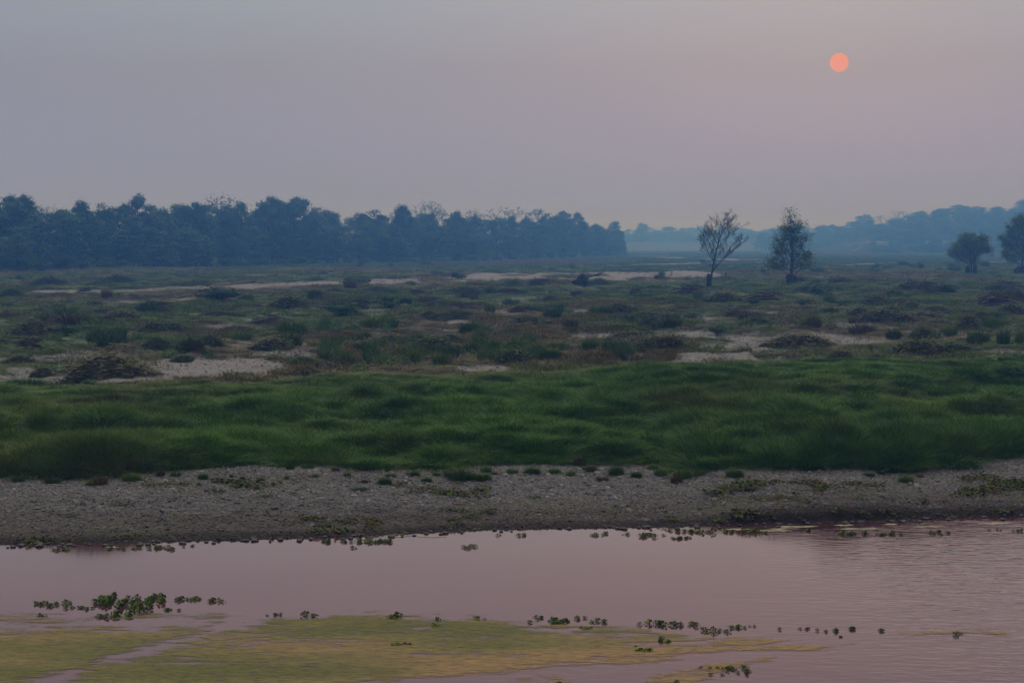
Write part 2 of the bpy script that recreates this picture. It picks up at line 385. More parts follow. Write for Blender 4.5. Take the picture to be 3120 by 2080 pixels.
# ------------------------------------------------------------------ river
def make_river():
    xs = np.concatenate([np.linspace(-300, -31, 12), np.linspace(-30, 30, 121), np.linspace(31, 300, 12)])
    ys = np.linspace(20, 78, 117)
    X, Y = np.meshgrid(xs, ys)
    V = np.stack([X, Y, 0 * X], -1).reshape(-1, 3)
    nx = len(xs); nr = len(ys)
    i = np.arange(nr - 1)[:, None] * nx + np.arange(nx - 1)[None, :]
    Fc = np.stack([i, i + 1, i + nx + 1, i + nx], -1).reshape(-1, 4)
    me = bpy.data.meshes.new('river'); me.from_pydata(V.tolist(), [], Fc.tolist())
    px, py = project(V[:, 0], V[:, 1], V[:, 2])
    rip = .05 + .95 * sstep(2050, 2900, px + 250 * (fbm(V[:, 0] * .2, V[:, 1] * .2, 3, 80) - .5) * 2 + (1640 - py) * .9) + .35 * sstep(1900, 2080, py + .15 * (px - 1560))
    rip = np.clip(rip, 0, 1)
    a = me.attributes.new('ripple', 'FLOAT', 'POINT'); a.data.foreach_set('value', rip)
    m, t, b = mat('river water', .07, .5)
    b.inputs['IOR'].default_value = 1.333
    geo = t.nodes.new('ShaderNodeNewGeometry')
    def nz(sx, sy, det, dist=0.0, rough=.5):
        mpn = t.nodes.new('ShaderNodeMapping'); mpn.inputs['Scale'].default_value = (sx, sy, 1); mpn.inputs['Rotation'].default_value = (0, 0, R(7))
        t.links.new(geo.outputs['Position'], mpn.inputs['Vector'])
        n = t.nodes.new('ShaderNodeTexNoise'); n.inputs['Scale'].default_value = 1; n.inputs['Detail'].default_value = det; n.inputs['Distortion'].default_value = dist; n.inputs['Roughness'].default_value = rough
        t.links.new(mpn.outputs[0], n.inputs['Vector']); return n
    silt = nz(.10, .32, 4, 1.0)
    rp = t.nodes.new('ShaderNodeValToRGB'); e = rp.color_ramp.elements
    e[0].position = .35; e[0].color = (.070, .028, .032, 1); e[1].position = .68; e[1].color = (.090, .038, .040, 1)
    t.links.new(silt.outputs[0], rp.inputs[0]); t.links.new(rp.outputs[0], b.inputs['Base Color'])
    w1 = nz(1.5, 3.6, 3, .5, .45); w2 = nz(.35, .7, 2, .3)
    ad = t.nodes.new('ShaderNodeMath'); ad.operation = 'MULTIPLY_ADD'; t.links.new(w2.outputs[0], ad.inputs[0]); ad.inputs[1].default_value = 1.2; t.links.new(w1.outputs[0], ad.inputs[2])
    at = t.nodes.new('ShaderNodeAttribute'); at.attribute_name = 'ripple'
    bp = t.nodes.new('ShaderNodeBump'); bp.inputs['Distance'].default_value = .10
    sc = t.nodes.new('ShaderNodeMath'); sc.operation = 'MULTIPLY'; t.links.new(at.outputs['Fac'], sc.inputs[0]); sc.inputs[1].default_value = .22
    t.links.new(sc.outputs[0], bp.inputs['Strength']); t.links.new(ad.outputs[0], bp.inputs['Height']); t.links.new(bp.outputs[0], b.inputs['Normal'])
    me.materials.append(m)
    tag(link('river', me), kind='structure')
make_river()

# ------------------------------------------------------------------ algae on the water
def poly_sd(px, py, poly):
    poly = np.array(poly, float); n = len(poly)
    d = np.full(px.shape, 1e9); ins = np.zeros(px.shape, bool)
    # vertical pixels count for more than horizontal ones since the water is seen at a slant
    qx = px * .25; P = poly * [.25, 1]
    for i in range(n):
        a = P[i]; b = P[(i + 1) % n]; e = b - a
        t = np.clip(((qx - a[0]) * e[0] + (py - a[1]) * e[1]) / (e @ e), 0, 1)
        d = np.minimum(d, np.hypot(qx - a[0] - t * e[0], py - a[1] - t * e[1]))
        c = ((a[1] > py) != (b[1] > py)) & (qx < (b[0] - a[0]) * (py - a[1]) / (b[1] - a[1] + 1e-9) + a[0])
        ins ^= c
    return np.where(ins, d, -d)
def make_algae():
    xs = np.arange(-17, 13, .05); ys = np.concatenate([np.arange(41, 56.6, .09)])
    X, Y = np.meshgrid(xs, ys); px, py = project(X, Y, 0)
    main = [(-700, 1928), (0, 1928), (250, 1915), (520, 1918), (650, 1903), (590, 1934), (460, 1968), (280, 2014), (100, 2068), (0, 2120), (-700, 2120)]
    body = [(135, 2095), (290, 2036), (465, 1982), (640, 1934), (760, 1903), (900, 1886), (1150, 1874), (1400, 1886), (1560, 1902), (1760, 1925), (1900, 1945), (2200, 1972), (2050, 1992), (1850, 2012), (1650, 2036), (1400, 2056), (1150, 2066), (950, 2096), (800, 2130), (600, 2150)]
    patches = [([(-500, 1872), (100, 1864), (320, 1872), (700, 1868), (690, 1900), (500, 1915), (0, 1925), (-500, 1925)], .42),
               ([(2150, 1955), (2230, 1942), (2330, 1944), (2400, 1950), (2300, 1965), (2180, 1966)], .9), ([(1950, 1968), (2200, 1968), (2420, 1966), (2600, 1962), (2480, 1975), (2100, 1985), (1800, 1990)], .80),
               ([(1980, 2060), (2150, 2020), (2340, 2005), (2350, 2012), (2200, 2045), (2100, 2100), (1900, 2130)], .82), ([(1560, 2060), (1700, 2052), (1740, 2068), (1690, 2120), (1500, 2140)], .7),
               ([(1560, 1896), (1900, 1908), (2200, 1950), (1900, 1956)], .66), ([(2200, 1902), (2380, 1900), (2380, 1908), (2200, 1910)], .55), ([(2740, 1924), (3060, 1918), (3060, 1930), (2740, 1936)], .5),
               ([(1700, 2015), (1950, 2000), (2080, 2002), (2000, 2016), (1760, 2032)], .72)]
    st = fbm(X * 1.1 + Y * .25, Y * 3.4, 5, 90)
    st2 = fbm(X * .28, Y * .9, 4, 95)
    d = np.maximum(poly_sd(px, py, main), poly_sd(px, py, body))
    den = np.clip(.56 + d / 34, -.5, 1.05)
    thin = sstep(900, 2000, px - 2.2 * (2010 - py)) 
    den = den - .07 * thin
    for pl, s in patches:
        dd = poly_sd(px, py, pl); den = np.maximum(den, np.clip(s * (.55 + dd / 12), -.5, s))
    st3 = fbm(X * 3.0, Y * 9.0, 3, 97)
    den = den + (st - .5) * 1.5 + (st2 - .5) * .7 + (st3 - .5) * .6
    # strips of open water through the mat
    cov = sstep(.28, .88, den)
    near = den > .30
    keep = near[:-1, :-1] | near[1:, :-1] | near[:-1, 1:] | near[1:, 1:]
    nx = len(xs)
    Z = 0.006 + .006 * st
    V = np.stack([X, Y, Z], -1).reshape(-1, 3)
    ii, jj = np.nonzero(keep); i = ii * nx + jj
    Fc = np.stack([i, i + 1, i + nx + 1, i + nx], -1)
    used, inv = np.unique(Fc.ravel(), return_inverse=True)
    me = bpy.data.meshes.new('algae_mat'); me.from_pydata(V[used].tolist(), [], inv.reshape(-1, 4).tolist())
    a = me.attributes.new('cover', 'FLOAT', 'POINT'); a.data.foreach_set('value', cov.ravel()[used])
    tn = fbm(X * .22 + 4, Y * .6, 4, 99); a = me.attributes.new('age', 'FLOAT', 'POINT')
    a.data.foreach_set('value', np.clip(tn + .30 * thin + .18 * sstep(2020, 2080, py) * sstep(500, 1100, px), 0, 1).ravel()[used])
    m, t, b = mat('algae', .8, .25)
    at = t.nodes.new('ShaderNodeAttribute'); at.attribute_name = 'cover'; ag = t.nodes.new('ShaderNodeAttribute'); ag.attribute_name = 'age'
    geo = t.nodes.new('ShaderNodeNewGeometry'); nz = t.nodes.new('ShaderNodeTexNoise')
    mpn = t.nodes.new('ShaderNodeMapping'); mpn.inputs['Scale'].default_value = (2.6, 8, 1); t.links.new(geo.outputs['Position'], mpn.inputs[0])
    nz.inputs['Scale'].default_value = 1; nz.inputs['Detail'].default_value = 6; nz.inputs['Roughness'].default_value = .7; t.links.new(mpn.outputs[0], nz.inputs['Vector'])
    rp = t.nodes.new('ShaderNodeValToRGB'); e = rp.color_ramp.elements
    e[0].position = .36; e[0].color = (.155, .150, .030, 1); e[1].position = .80; e[1].color = (.36, .23, .085, 1)
    e = rp.color_ramp.elements.new(.55); e.color = (.235, .190, .055, 1)
    t.links.new(ag.outputs['Fac'], rp.inputs[0])
    mp = t.nodes.new('ShaderNodeMapRange'); mp.inputs['From Min'].default_value = .32; mp.inputs['From Max'].default_value = .68; mp.inputs['To Min'].default_value = .62; mp.inputs['To Max'].default_value = 1.3
    t.links.new(nz.outputs[0], mp.inputs['Value'])
    ml = t.nodes.new('ShaderNodeVectorMath'); ml.operation = 'SCALE'; t.links.new(rp.outputs[0], ml.inputs[0]); t.links.new(mp.outputs[0], ml.inputs['Scale'])
    t.links.new(ml.outputs[0], b.inputs['Base Color'])
    # thin film: the water shows through where the growth is sparse
    tr = t.nodes.new('ShaderNodeBsdfTransparent'); mxs = t.nodes.new('ShaderNodeMixShader')
    al = t.nodes.new('ShaderNodeMath'); al.operation = 'MULTIPLY_ADD'; t.links.new(nz.outputs[0], al.inputs[0]); al.inputs[1].default_value = 1.8; al.inputs[2].default_value = -.95
    a2 = t.nodes.new('ShaderNodeMath'); a2.operation = 'ADD'; a2.use_clamp = True; t.links.new(al.outputs[0], a2.inputs[0]); t.links.new(at.outputs['Fac'], a2.inputs[1])
    a3 = t.nodes.new('ShaderNodeMath'); a3.operation = 'MULTIPLY'; t.links.new(a2.outputs[0], a3.inputs[0]); a3.inputs[1].default_value = .88
    t.links.new(a3.outputs[0], mxs.inputs[0]); t.links.new(tr.outputs[0], mxs.inputs[1]); t.links.new(b.outputs[0], mxs.inputs[2])
    t.links.new(mxs.outputs[0], t.nodes['Material Output'].inputs['Surface'])
    me.materials.append(m)
    tag(link('algae_mat', me), 'yellow green algae film drifting on the near side of the river', 'algae', kind='stuff')
    # pale scum lines floating by the far waterline
    sb = MB()
    for (a, b_, c, w) in [(2300, 2415, 1617, 5), (2362, 2495, 1605, 4), (2540, 2600, 1600, 3), (2690, 2735, 1597, 3), (2780, 2895, 1605, 4), (2973, 3085, 1595, 4), (1167, 1260, 1632, 4), (1270, 1360, 1635, 4), (318, 360, 1667, 3), (2200, 2290, 1612, 3), (2330, 2440, 1611, 2), (2540, 2700, 1611, 3)]:
        n = 9; up = []; dn = []
        for k in range(n):
            f = k / (n - 1); x = a + (b_ - a) * f; hw = w * math.sin(math.pi * (f * .94 + .03)) * random.uniform(.4, 1.1); cc = c + random.uniform(-1, 1) + (a - x) * .008
            gx, gy = ground_at(x, cc - hw); up.append((gx, gy, .008)); gx, gy = ground_at(x, cc + hw); dn.append((gx, gy, .008))
        sb.add(up + dn, [[k + n, k + 1 + n, k + 1, k] for k in range(n - 1)])
    tag(sb.build('pond_scum', noise_mat('pale scum', (.24, .22, .11), (.42, .35, .24), 3, .7)), 'pale strips of scum floating along the far waterline', 'scum', kind='stuff')
make_algae()

# ------------------------------------------------------------------ scatter: one stuff object whose copies come from geometry nodes
SRC = {}
def source(name, meshes):
    c = bpy.data.collections.new(name)
    for k, me in enumerate(meshes):
        o = bpy.data.objects.new('%s_%02d' % (name, k), me); c.objects.link(o)
    SRC[name] = c; return c
def scatter(name, P, rot, scl, idx, tint, coll, label, cat):
    me = bpy.data.meshes.new(name); me.from_pydata(P.tolist(), [], [])
    n = len(P)
    a = me.attributes.new('rot', 'FLOAT_VECTOR', 'POINT'); a.data.foreach_set('vector', rot.astype(np.float32).ravel())
    a = me.attributes.new('scl', 'FLOAT_VECTOR', 'POINT'); a.data.foreach_set('vector', scl.astype(np.float32).ravel())
    a = me.attributes.new('idx', 'INT', 'POINT'); a.data.foreach_set('value', idx.astype(np.int32))
    a = me.attributes.new('tint', 'FLOAT', 'POINT'); a.data.foreach_set('value', tint.astype(np.float32))
    o = link(name, me)
    g = bpy.data.node_groups.new(name + ' copies', 'GeometryNodeTree')
    g.interface.new_socket('Geometry', in_out='INPUT', socket_type='NodeSocketGeometry'); g.interface.new_socket('Geometry', in_out='OUTPUT', socket_type='NodeSocketGeometry')
    gi = g.nodes.new('NodeGroupInput'); go = g.nodes.new('NodeGroupOutput')
    ci = g.nodes.new('GeometryNodeCollectionInfo'); ci.inputs['Collection'].default_value = coll; ci.inputs['Separate Children'].default_value = True; ci.inputs['Reset Children'].default_value = True
    ip = g.nodes.new('GeometryNodeInstanceOnPoints'); ip.inputs['Pick Instance'].default_value = True
    def na(nm, ty):
        x = g.nodes.new('GeometryNodeInputNamedAttribute'); x.data_type = ty; x.inputs['Name'].default_value = nm; return x
    lk = g.links.new
    lk(gi.outputs[0], ip.inputs['Points']); lk(ci.outputs[0], ip.inputs['Instance'])
    lk(na('idx', 'INT').outputs['Attribute'], ip.inputs['Instance Index'])
    e2r = g.nodes.new('FunctionNodeEulerToRotation'); lk(na('rot', 'FLOAT_VECTOR').outputs['Attribute'], e2r.inputs[0]); lk(e2r.outputs[0], ip.inputs['Rotation'])
    lk(na('scl', 'FLOAT_VECTOR').outputs['Attribute'], ip.inputs['Scale'])
    lk(ip.outputs[0], go.inputs[0])
    md = o.modifiers.new('copies', 'NODES'); md.node_group = g
    return tag(o, label, cat, kind='stuff')

def tuft_mesh(name, m, blades, rad, lean, w, seed, stiff=.5, hmin=.45):
    r = random.Random(seed); b = MB()
    for _ in range(blades):
        a = r.random() * 6.283; q = rad * math.sqrt(r.random()); x, y = q * math.cos(a), q * math.sin(a)
        h = r.uniform(hmin, 1.0) * (1 - .25 * q / rad); la = a + r.uniform(-.9, .9); ln = lean * r.uniform(.2, 1.2) * (.3 + q / rad)
        dx, dy = math.cos(la) * ln, math.sin(la) * ln
        t = r.random() * 3.1416; wx, wy = math.cos(t) * w * r.uniform(.6, 1.2) / 2, math.sin(t) * w / 2
        p0 = (x, y, -.05); p1 = (x + dx * stiff * .6, y + dy * stiff * .6, h * .6); p2 = (x + dx, y + dy, h * (1 - .15 * ln))
        b.add([(p0[0] - wx, p0[1] - wy, p0[2]), (p0[0] + wx, p0[1] + wy, p0[2]), (p1[0] + wx * .8, p1[1] + wy * .8, p1[2]), (p1[0] - wx * .8, p1[1] - wy * .8, p1[2]), p2], [[0, 1, 2, 3], [3, 2, 4]])
    return b.mesh(name, m)
source('meadow', [tuft_mesh('meadow tuft', M['grass'], 130, .55, .85, .020, 10 + k, hmin=.25) for k in range(5)])
source('scrubby', [tuft_mesh('scrub tuft', M['scrub'], 110, .85, .5, .045, 30 + k, hmin=.15) for k in range(4)])
source('farfield', [tuft_mesh('far tuft', M['scrub'], 130, 2.6, .8, .16, 50 + k, hmin=.2) for k in range(3)])

M['scrublet'] = veg_mat('scrub leaves', (.060, .15, .034), (.12, .24, .055), (.14, .105, .060), .5, .5, True)
def scrublet(seed):
    r = random.Random(seed); random.seed(seed); b = MB()
    for _ in range(190):
        a = r.random() * 6.283; q = math.sqrt(r.random()) * .5; zz = (1 - (q / .55) ** 2) * r.uniform(.25, 1.0)
        b.leaf((q * math.cos(a), q * math.sin(a), zz), (r.uniform(-1, 1), r.uniform(-1, 1), .9), r.uniform(.05, .11))
    for _ in range(14):
        a = r.random() * 6.283; q = r.random() * .35; p = Vector((q * math.cos(a), q * math.sin(a), 0)); d = Vector((math.cos(a) * .4, math.sin(a) * .4, r.uniform(.6, 1.25))); b.tube([p, p + d], [.012, .004], 3)
    return b.mesh('scrublet', M['scrublet'])
source('scrublets', [scrublet(800 + k) for k in range(4)])
source('straws', [tuft_mesh('straw', M['straw'], 22, .5, .3, .022, 820 + k, .6, .5) for k in range(3)])
def field(n, y0, y1, umax, power=2.0, seed=1, wide=0.0):
    r = np.random.default_rng(seed)
    t = r.random(n); y = (y0 ** power + t * (y1 ** power - y0 ** power)) ** (1 / power)
    x = (r.random(n) * 2 - 1) * (y * umax + wide)
    return x, y, r
def make_grass():
    # lush meadow behind the shingle
    x, y, r = field(150000, 70, 175, .31, 2.0, 3)
    my = mead_y(x, y); k = (y > foot_y(x) + 1.6 * (fbm(x * .45, y * .45, 2, 73) - .45)) & (y < my)
    x, y = x[k], y[k]
    ft = y - foot_y(x); mt = mead_y(x, y) - y
    hn = fbm(x * .11, y * .085, 4, 101); h2 = fbm(x * .45, y * .28, 3, 102)
    h3 = fbm(x * 1.3, y * .9, 3, 105)
    h = .16 + .25 * h2 + .30 * sstep(.5, .62, hn) + .55 * sstep(.48, .66, h3) * r.uniform(.4, 1.1, len(x)) + .25 * sstep(.52, .62, fbm(x * .5, y * .5, 3, 106))
    h = h * (.5 + .5 * sstep(0, 3.5, ft)) * (.5 + .5 * sstep(0, 22, mt))
    px = 1560 + F * x / y
    h = h + .85 * np.maximum(sstep(2150, 2450, px), sstep(450, 250, px) * .7) * sstep(-.5, 1.2, ft) * sstep(7, 3, ft) * (.5 + h2)
    # the low track through the middle left
    pxx, pyy = project(x, y, .9)
    tr = np.exp(-((pyy - (1262 - .012 * pxx)) / 9.0) ** 2) * sstep(1250, 700, pxx)
    h = h * (1 - .75 * tr)
    tint = np.clip(.75 * sstep(.52, .78, fbm(x * .09 + 5, y * .05, 4, 103)) + .25 * r.random(len(x)) + .35 * sstep(22, 0, mt) * sstep(3000, 1000, px) + .45 * tr + .5 * sstep(.58, .70, fbm(x * 1.1, y * .8, 3, 107)) - .05, 0, .95) * .5
    z = H(x, y); n = len(x)
    rot = np.stack([r.normal(0, .08, n), r.normal(0, .08, n), r.random(n) * 6.283], 1)
    sxy = r.uniform(.8, 1.3, n)
    print('meadow', n)
    scatter('meadow_grass', np.stack([x, y, z - .02], 1), rot, np.stack([sxy, sxy, h], 1), r.integers(0, 5, n), tint, SRC['meadow'], 'lush green river meadow of tall soft grass behind the shingle', 'grass')
    # patchy scrub and short turf on the plain
    x, y, r = field(110000, 110, 690, .31, 1.75, 5)
    k = (y > mead_y(x, y) - 3); x, y = x[k], y[k]
    z = H(x, y); s = sand_mask(x, y, z)
    k = s < (.18 + .80 * r.random(len(x)) ** 1.5); x, y, z = x[k], y[k], z[k]
    n = len(x); hn = fbm(x * .09, y * .035, 4, 111); h2 = fbm(x * .4, y * .2, 2, 112)
    h = (.14 + .62 * sstep(.42, .72, hn) * (.4 + h2)) * (1 + .35 * sstep(300, 600, y))
    b = brown_mask(x, y); tint = np.clip(b * .75 + .25 * r.random(n), 0, 1)
    lush = sstep(.56, .7, fbm(x * .05 + 3, y * .02, 3, 115)); tint *= 1 - .6 * lush
    rot = np.stack([r.normal(0, .1, n), r.normal(0, .1, n), r.random(n) * 6.283], 1); sxy = r.uniform(.8, 1.5, n) * (1 + sstep(200, 600, y))
    print('scrub', n)
    scatter('scrub_grass', np.stack([x, y, z - .02], 1), rot, np.stack([sxy, sxy, h], 1), r.integers(0, 4, n), tint, SRC['scrubby'], 'patchy short turf and scrub grass covering the river plain', 'grass')
    # low leafy scrub and dry stalks, in drifts
    x, y, r = field(60000, 125, 660, .31, 1.7, 8)
    z = H(x, y); d = fbm(x * .10, y * .05, 4, 231) + .35 * (fbm(x * .6, y * .3, 2, 232) - .5)
    k = (y > mead_y(x, y) + 2) & (r.random(len(x)) < .45 * sstep(.50, .68, d)) & (sand_mask(x, y, z) < .3)
    x, y, z = x[k], y[k], z[k]; n = len(x); print('low scrub', n)
    sxy = r.uniform(.7, 1.7, n) * (1 + .5 * sstep(200, 600, y)); h = r.uniform(.35, .95, n) * (.5 + fbm(x * .08, y * .04, 3, 233)) * (1 + .3 * sstep(300, 600, y))
    scatter('low_scrub', np.stack([x, y, z], 1), np.stack([0 * x, 0 * x, r.random(n) * 6.28], 1), np.stack([sxy, sxy, h], 1), r.integers(0, 4, n), np.clip(sstep(.35, .65, fbm(x * .06, y * .03, 3, 234)) + r.normal(0, .25, n), 0, 1), SRC['scrublets'], 'low leafy and twiggy scrub growing in drifts over the plain', 'scrub')
    x, y, r = field(16000, 120, 640, .31, 1.6, 9)
    z = H(x, y); d = fbm(x * .12, y * .07, 3, 241)
    k = (y > mead_y(x, y) - 4) & (r.random(len(x)) < .5 * sstep(.52, .66, d))
    x, y, z = x[k], y[k], z[k]; n = len(x)
    scatter('dry_stalks', np.stack([x, y, z], 1), np.stack([r.normal(0, .1, n), r.normal(0, .1, n), r.random(n) * 6.28], 1), np.stack([r.uniform(.7, 1.3, n), r.uniform(.7, 1.3, n), r.uniform(.5, 1.3, n)], 1), r.integers(0, 3, n), 0 * x, SRC['straws'], 'dry pale stalks standing in the scrub', 'dry grass')
    x, y, r = field(42000, 560, 2600, .33, 1.3, 6)
    z = H(x, y); s = sand_mask(x, y, z); k = s < .45; x, y, z = x[k], y[k], z[k]; n = len(x)
    h = (.3 + 1.1 * fbm(x * .02, y * .008, 3, 121) * r.uniform(.5, 1, n)) * sstep(540, 760, y) + .15
    px = 1560 + F * x / y
    tint = np.clip(.9 * sstep(.45, .65, fbm(x * .012, y * .004, 3, 122)) , 0, 1) * .8
    rot = np.stack([0 * x, 0 * x, r.random(n) * 6.283], 1); sxy = r.uniform(.7, 1.5, n) * (1 + .6 * sstep(900, 2000, y))
    scatter('far_grass', np.stack([x, y, z - .02], 1), rot, np.stack([sxy, sxy, h], 1), r.integers(0, 3, n), tint, SRC['farfield'], 'hazy level grassland in front of the forest', 'grass')
make_grass()

# ------------------------------------------------------------------ pebbles of the bank
def pebble_mat():
    m, t, b = mat('pebble', .8, .3)
    oi = t.nodes.new('ShaderNodeObjectInfo'); rp = t.nodes.new('ShaderNodeValToRGB'); e = rp.color_ramp.elements
    e[0].position = 0; e[0].color = (.075, .072, .066, 1); e[1].position = 1; e[1].color = (.33, .31, .29, 1)
    for p, c in [(.35, (.16, .15, .15, 1)), (.6, (.22, .185, .155, 1)), (.85, (.29, .27, .26, 1))]:
        q = e.new(p); q.color = c
    t.links.new(oi.outputs['Random'], rp.inputs[0])
    at = t.nodes.new('ShaderNodeAttribute'); at.attribute_type = 'INSTANCER'; at.attribute_name = 'tint'
    mx = t.nodes.new('ShaderNodeMixRGB'); t.links.new(at.outputs['Fac'], mx.inputs[0]); t.links.new(rp.outputs[0], mx.inputs[1]); mx.inputs[2].default_value = (.058, .046, .034, 1)
    t.links.new(mx.outputs[0], b.inputs['Base Color']); return m
M['pebble'] = pebble_mat()
def stone_mesh(name, m, seed):
    r = random.Random(seed); import bmesh
    bm = bmesh.new(); bmesh.ops.create_icosphere(bm, subdivisions=1, radius=1)
    ax = Vector((r.uniform(-1, 1), r.uniform(-1, 1), r.uniform(-1, 1)))
    for v in bm.verts:
        v.co *= r.uniform(.78, 1.12); v.co += ax * .12 * v.co.dot(ax); v.co.z *= .55
    me = bpy.data.meshes.new(name); bm.to_mesh(me); bm.free(); me.materials.append(m)
    return me
source('pebbles', [stone_mesh('pebble', M['pebble'], k) for k in range(6)])
def make_pebbles():
    r = np.random.default_rng(12)
    n = 150000
    x = r.uniform(-23.5, 23.5, n); y = r.uniform(63, 84, n)
    s = y - shore_y(x); f = foot_y(x) - y
    k = (s > -.12) & (f > -1.0 - 1.2 * r.random(n)) & (r.random(n) < 1.0)
    x, y, s = x[k], y[k], s[k]
    x2 = r.uniform(-40, 50, 26000); y2 = r.uniform(112, 220, 26000); m2 = sand_mask(x2, y2, H(x2, y2)); k = m2 > .55; x2, y2 = x2[k], y2[k]
    sz = np.concatenate([np.clip(r.lognormal(math.log(.024), .52, len(x)), .015, .14), np.clip(r.lognormal(math.log(.06), .4, len(x2)), .03, .18)])
    tint = np.concatenate([np.clip((.55 * sstep(.50, .64, fbm(x * .10, y * 1.3, 3, 141)) * .6 + .95 * sstep(1.4, .2, s)) + .75 * sstep(6.5, 1.5, s) * fbm(x * .25, y * .8, 3, 140), 0, .95), 0 * x2])
    x = np.concatenate([x, x2]); y = np.concatenate([y, y2]); n = len(x)
    z = H(x, y) + sz * .15
    rot = np.stack([r.normal(0, .25, n), r.normal(0, .25, n), r.random(n) * 6.283], 1)
    print('pebbles', n)
    scatter('shingle', np.stack([x, y, z], 1), rot, np.stack([sz * r.uniform(.8, 1.5, n), sz, sz * r.uniform(.7, 1.2, n)], 1), r.integers(0, 6, n), tint, SRC['pebbles'], 'grey and brown river pebbles strewn over the bank', 'pebbles')
make_pebbles()

# small creeping plants on the shingle: uncountable ground cover
def sprig_mesh(name, m, seed, n=26):
    r = random.Random(seed); random.seed(seed); b = MB()
    for _ in range(n):
        a = r.random() * 6.283; q = math.sqrt(r.random()) * .5
        b.leaf((q * math.cos(a), q * math.sin(a), r.uniform(.03, .22) * (1 - q)), (r.uniform(-.7, .7), r.uniform(-.7, .7), 1), r.uniform(.08, .17))
    return b.mesh(name, m)
M['creeper'] = veg_mat('creeping weed', (.05, .10, .015), (.13, .15, .03), (.12, .07, .02), .8, 1.5, True)
source('creepers', [sprig_mesh('creeper', M['creeper'], 60 + k) for k in range(4)])
def make_creepers():
    r = np.random.default_rng(15); pts = []
    n = 26000; x = r.uniform(-23, 23, n); y = r.uniform(64, 82, n); s = y - shore_y(x); f = foot_y(x) - y
    d = fbm(x * .5, y * .8, 4, 150); big = fbm(x * .12, y * .3, 3, 151)
    edge = sstep(3.2, .6, s) * sstep(-4, 8, x)
    p = .30 * sstep(.68, .80, d + .22 * (big - .5)) + .38 * edge * sstep(.48, .7, d)
    for cx, cy, rx, ry in [(640, 1502, 190, 12), (2240, 1502, 90, 14), (3040, 1482, 110, 16), (2960, 1495, 60, 8), (1140, 1568, 26, 11), (370, 1545, 30, 9), (2650, 1556, 60, 14), (2500, 1584, 22, 9)]:
        px, py = project(x, y, .5); p = np.maximum(p, .75 * np.clip(1.3 - ((px - cx) / rx) ** 2 - ((py - cy) / ry) ** 2, 0, 1) * sstep(.35, .6, d))
    k = (s > .1) & (f > -.5) & (r.random(n) < p); x, y = x[k], y[k]; n = len(x); z = H(x, y)
    sc = r.uniform(.35, .85, n)
    scatter('creeping_weed', np.stack([x, y, z], 1), np.stack([0 * x, 0 * x, r.random(n) * 6.28], 1), np.stack([sc, sc, sc], 1), r.integers(0, 4, n), np.clip(r.random(n) * .9 - .1, 0, 1), SRC['creepers'], 'low yellow green weeds creeping over the shingle', 'weeds')
    print('creepers', n)
make_creepers()

# ------------------------------------------------------------------ individual things
ORD = 'first second third fourth fifth sixth seventh eighth ninth tenth eleventh twelfth thirteenth fourteenth fifteenth sixteenth seventeenth eighteenth nineteenth twentieth'.split()
def copy_thing(root, kids, name, loc, rz, scale):
    o = root.copy(); COL.objects.link(o); o.name = name
    for ch in kids:
        c = ch.copy(); c.parent = o; COL.objects.link(c)
    o.location = loc; o.rotation_euler = (0, 0, rz); o.scale = scale
    return o
class Kind:
    """several built variants of one kind; the first use of a variant takes the built thing itself, later uses copy it"""
    def __init__(s, name, cat, makers):
        s.name = name; s.cat = cat; s.makers = makers; s.roots = [None] * len(makers)
    def put(s, k, loc, rz, scale, label, group=None):
        k %= len(s.makers)
        if isinstance(scale, (int, float)): scale = (scale,) * 3
        if s.roots[k] is None:
            root = empty(s.name); kids = []
            for nm, me, kd in s.makers[k]():
                c = link(nm, me, root); kids.append(c)
                if kd: c['kind'] = kd
            s.roots[k] = (root, kids); o = root
            o.location = loc; o.rotation_euler = (0, 0, rz); o.scale = scale
        else:
            root, kids = s.roots[k]; o = copy_thing(root, kids, s.name, loc, rz, scale)
            if 'group' in o: del o['group']
        tag(o, label, s.cat, group)
        return o

# --- tussocks: unit height 1, radius about .45
def tussock_maker(m, seed, dry=True, blades=620, lean=.38):
    def f():
        r = [('blades', tuft_mesh('blades', M[m], blades, .34, lean, .013, seed, .35, .25), None)]
        if dry: r.append(('stalks', tuft_mesh('stalks', M['straw'], 16, .22, .35, .016, seed + 1, .7, .8), None))
        return r
    return f
tus = Kind('grass_tussock', 'tussock', [tussock_maker('tussock', 200), tussock_maker('tussock', 210, False), tussock_maker('tussock', 220, True, 700, .45), tussock_maker('tussock_dry', 230)])
# --- bush: leafy dome, unit radius .5 height 1
def bush_maker(m, seed, flat=1.0):
    def f():
        random.seed(seed); b = MB(); t = MB()
        cs = [(random.uniform(-.32, .32), random.uniform(-.32, .32), random.uniform(.25, .72)) for _ in range(11)]
        for c in cs:
            t.tube([(0, 0, -.05), (c[0] * .5, c[1] * .5, c[2] * .45), c], [.02, .012, .005], 3)
            for _ in range(70):
                d = Vector((random.gauss(0, 1), random.gauss(0, 1), random.gauss(.2, 1))).normalized()
                p = Vector(c) + Vector((d.x * .2, d.y * .2, d.z * .24)) * random.uniform(.6, 1.05)
                if p.z < 0: p.z = abs(p.z) * .3
                b.leaf(p, d + Vector((random.uniform(-.5, .5), random.uniform(-.5, .5), .5)), random.uniform(.04, .085))
        return [('leaves', b.mesh('leaves', M[m]), None), ('stems', t.mesh('stems', M['twig']), None)]
    return f
bush = Kind('bush', 'bush', [bush_maker('leaf_dark', 300), bush_maker('leaf_dark', 310), bush_maker('leaf_vivid', 320)])
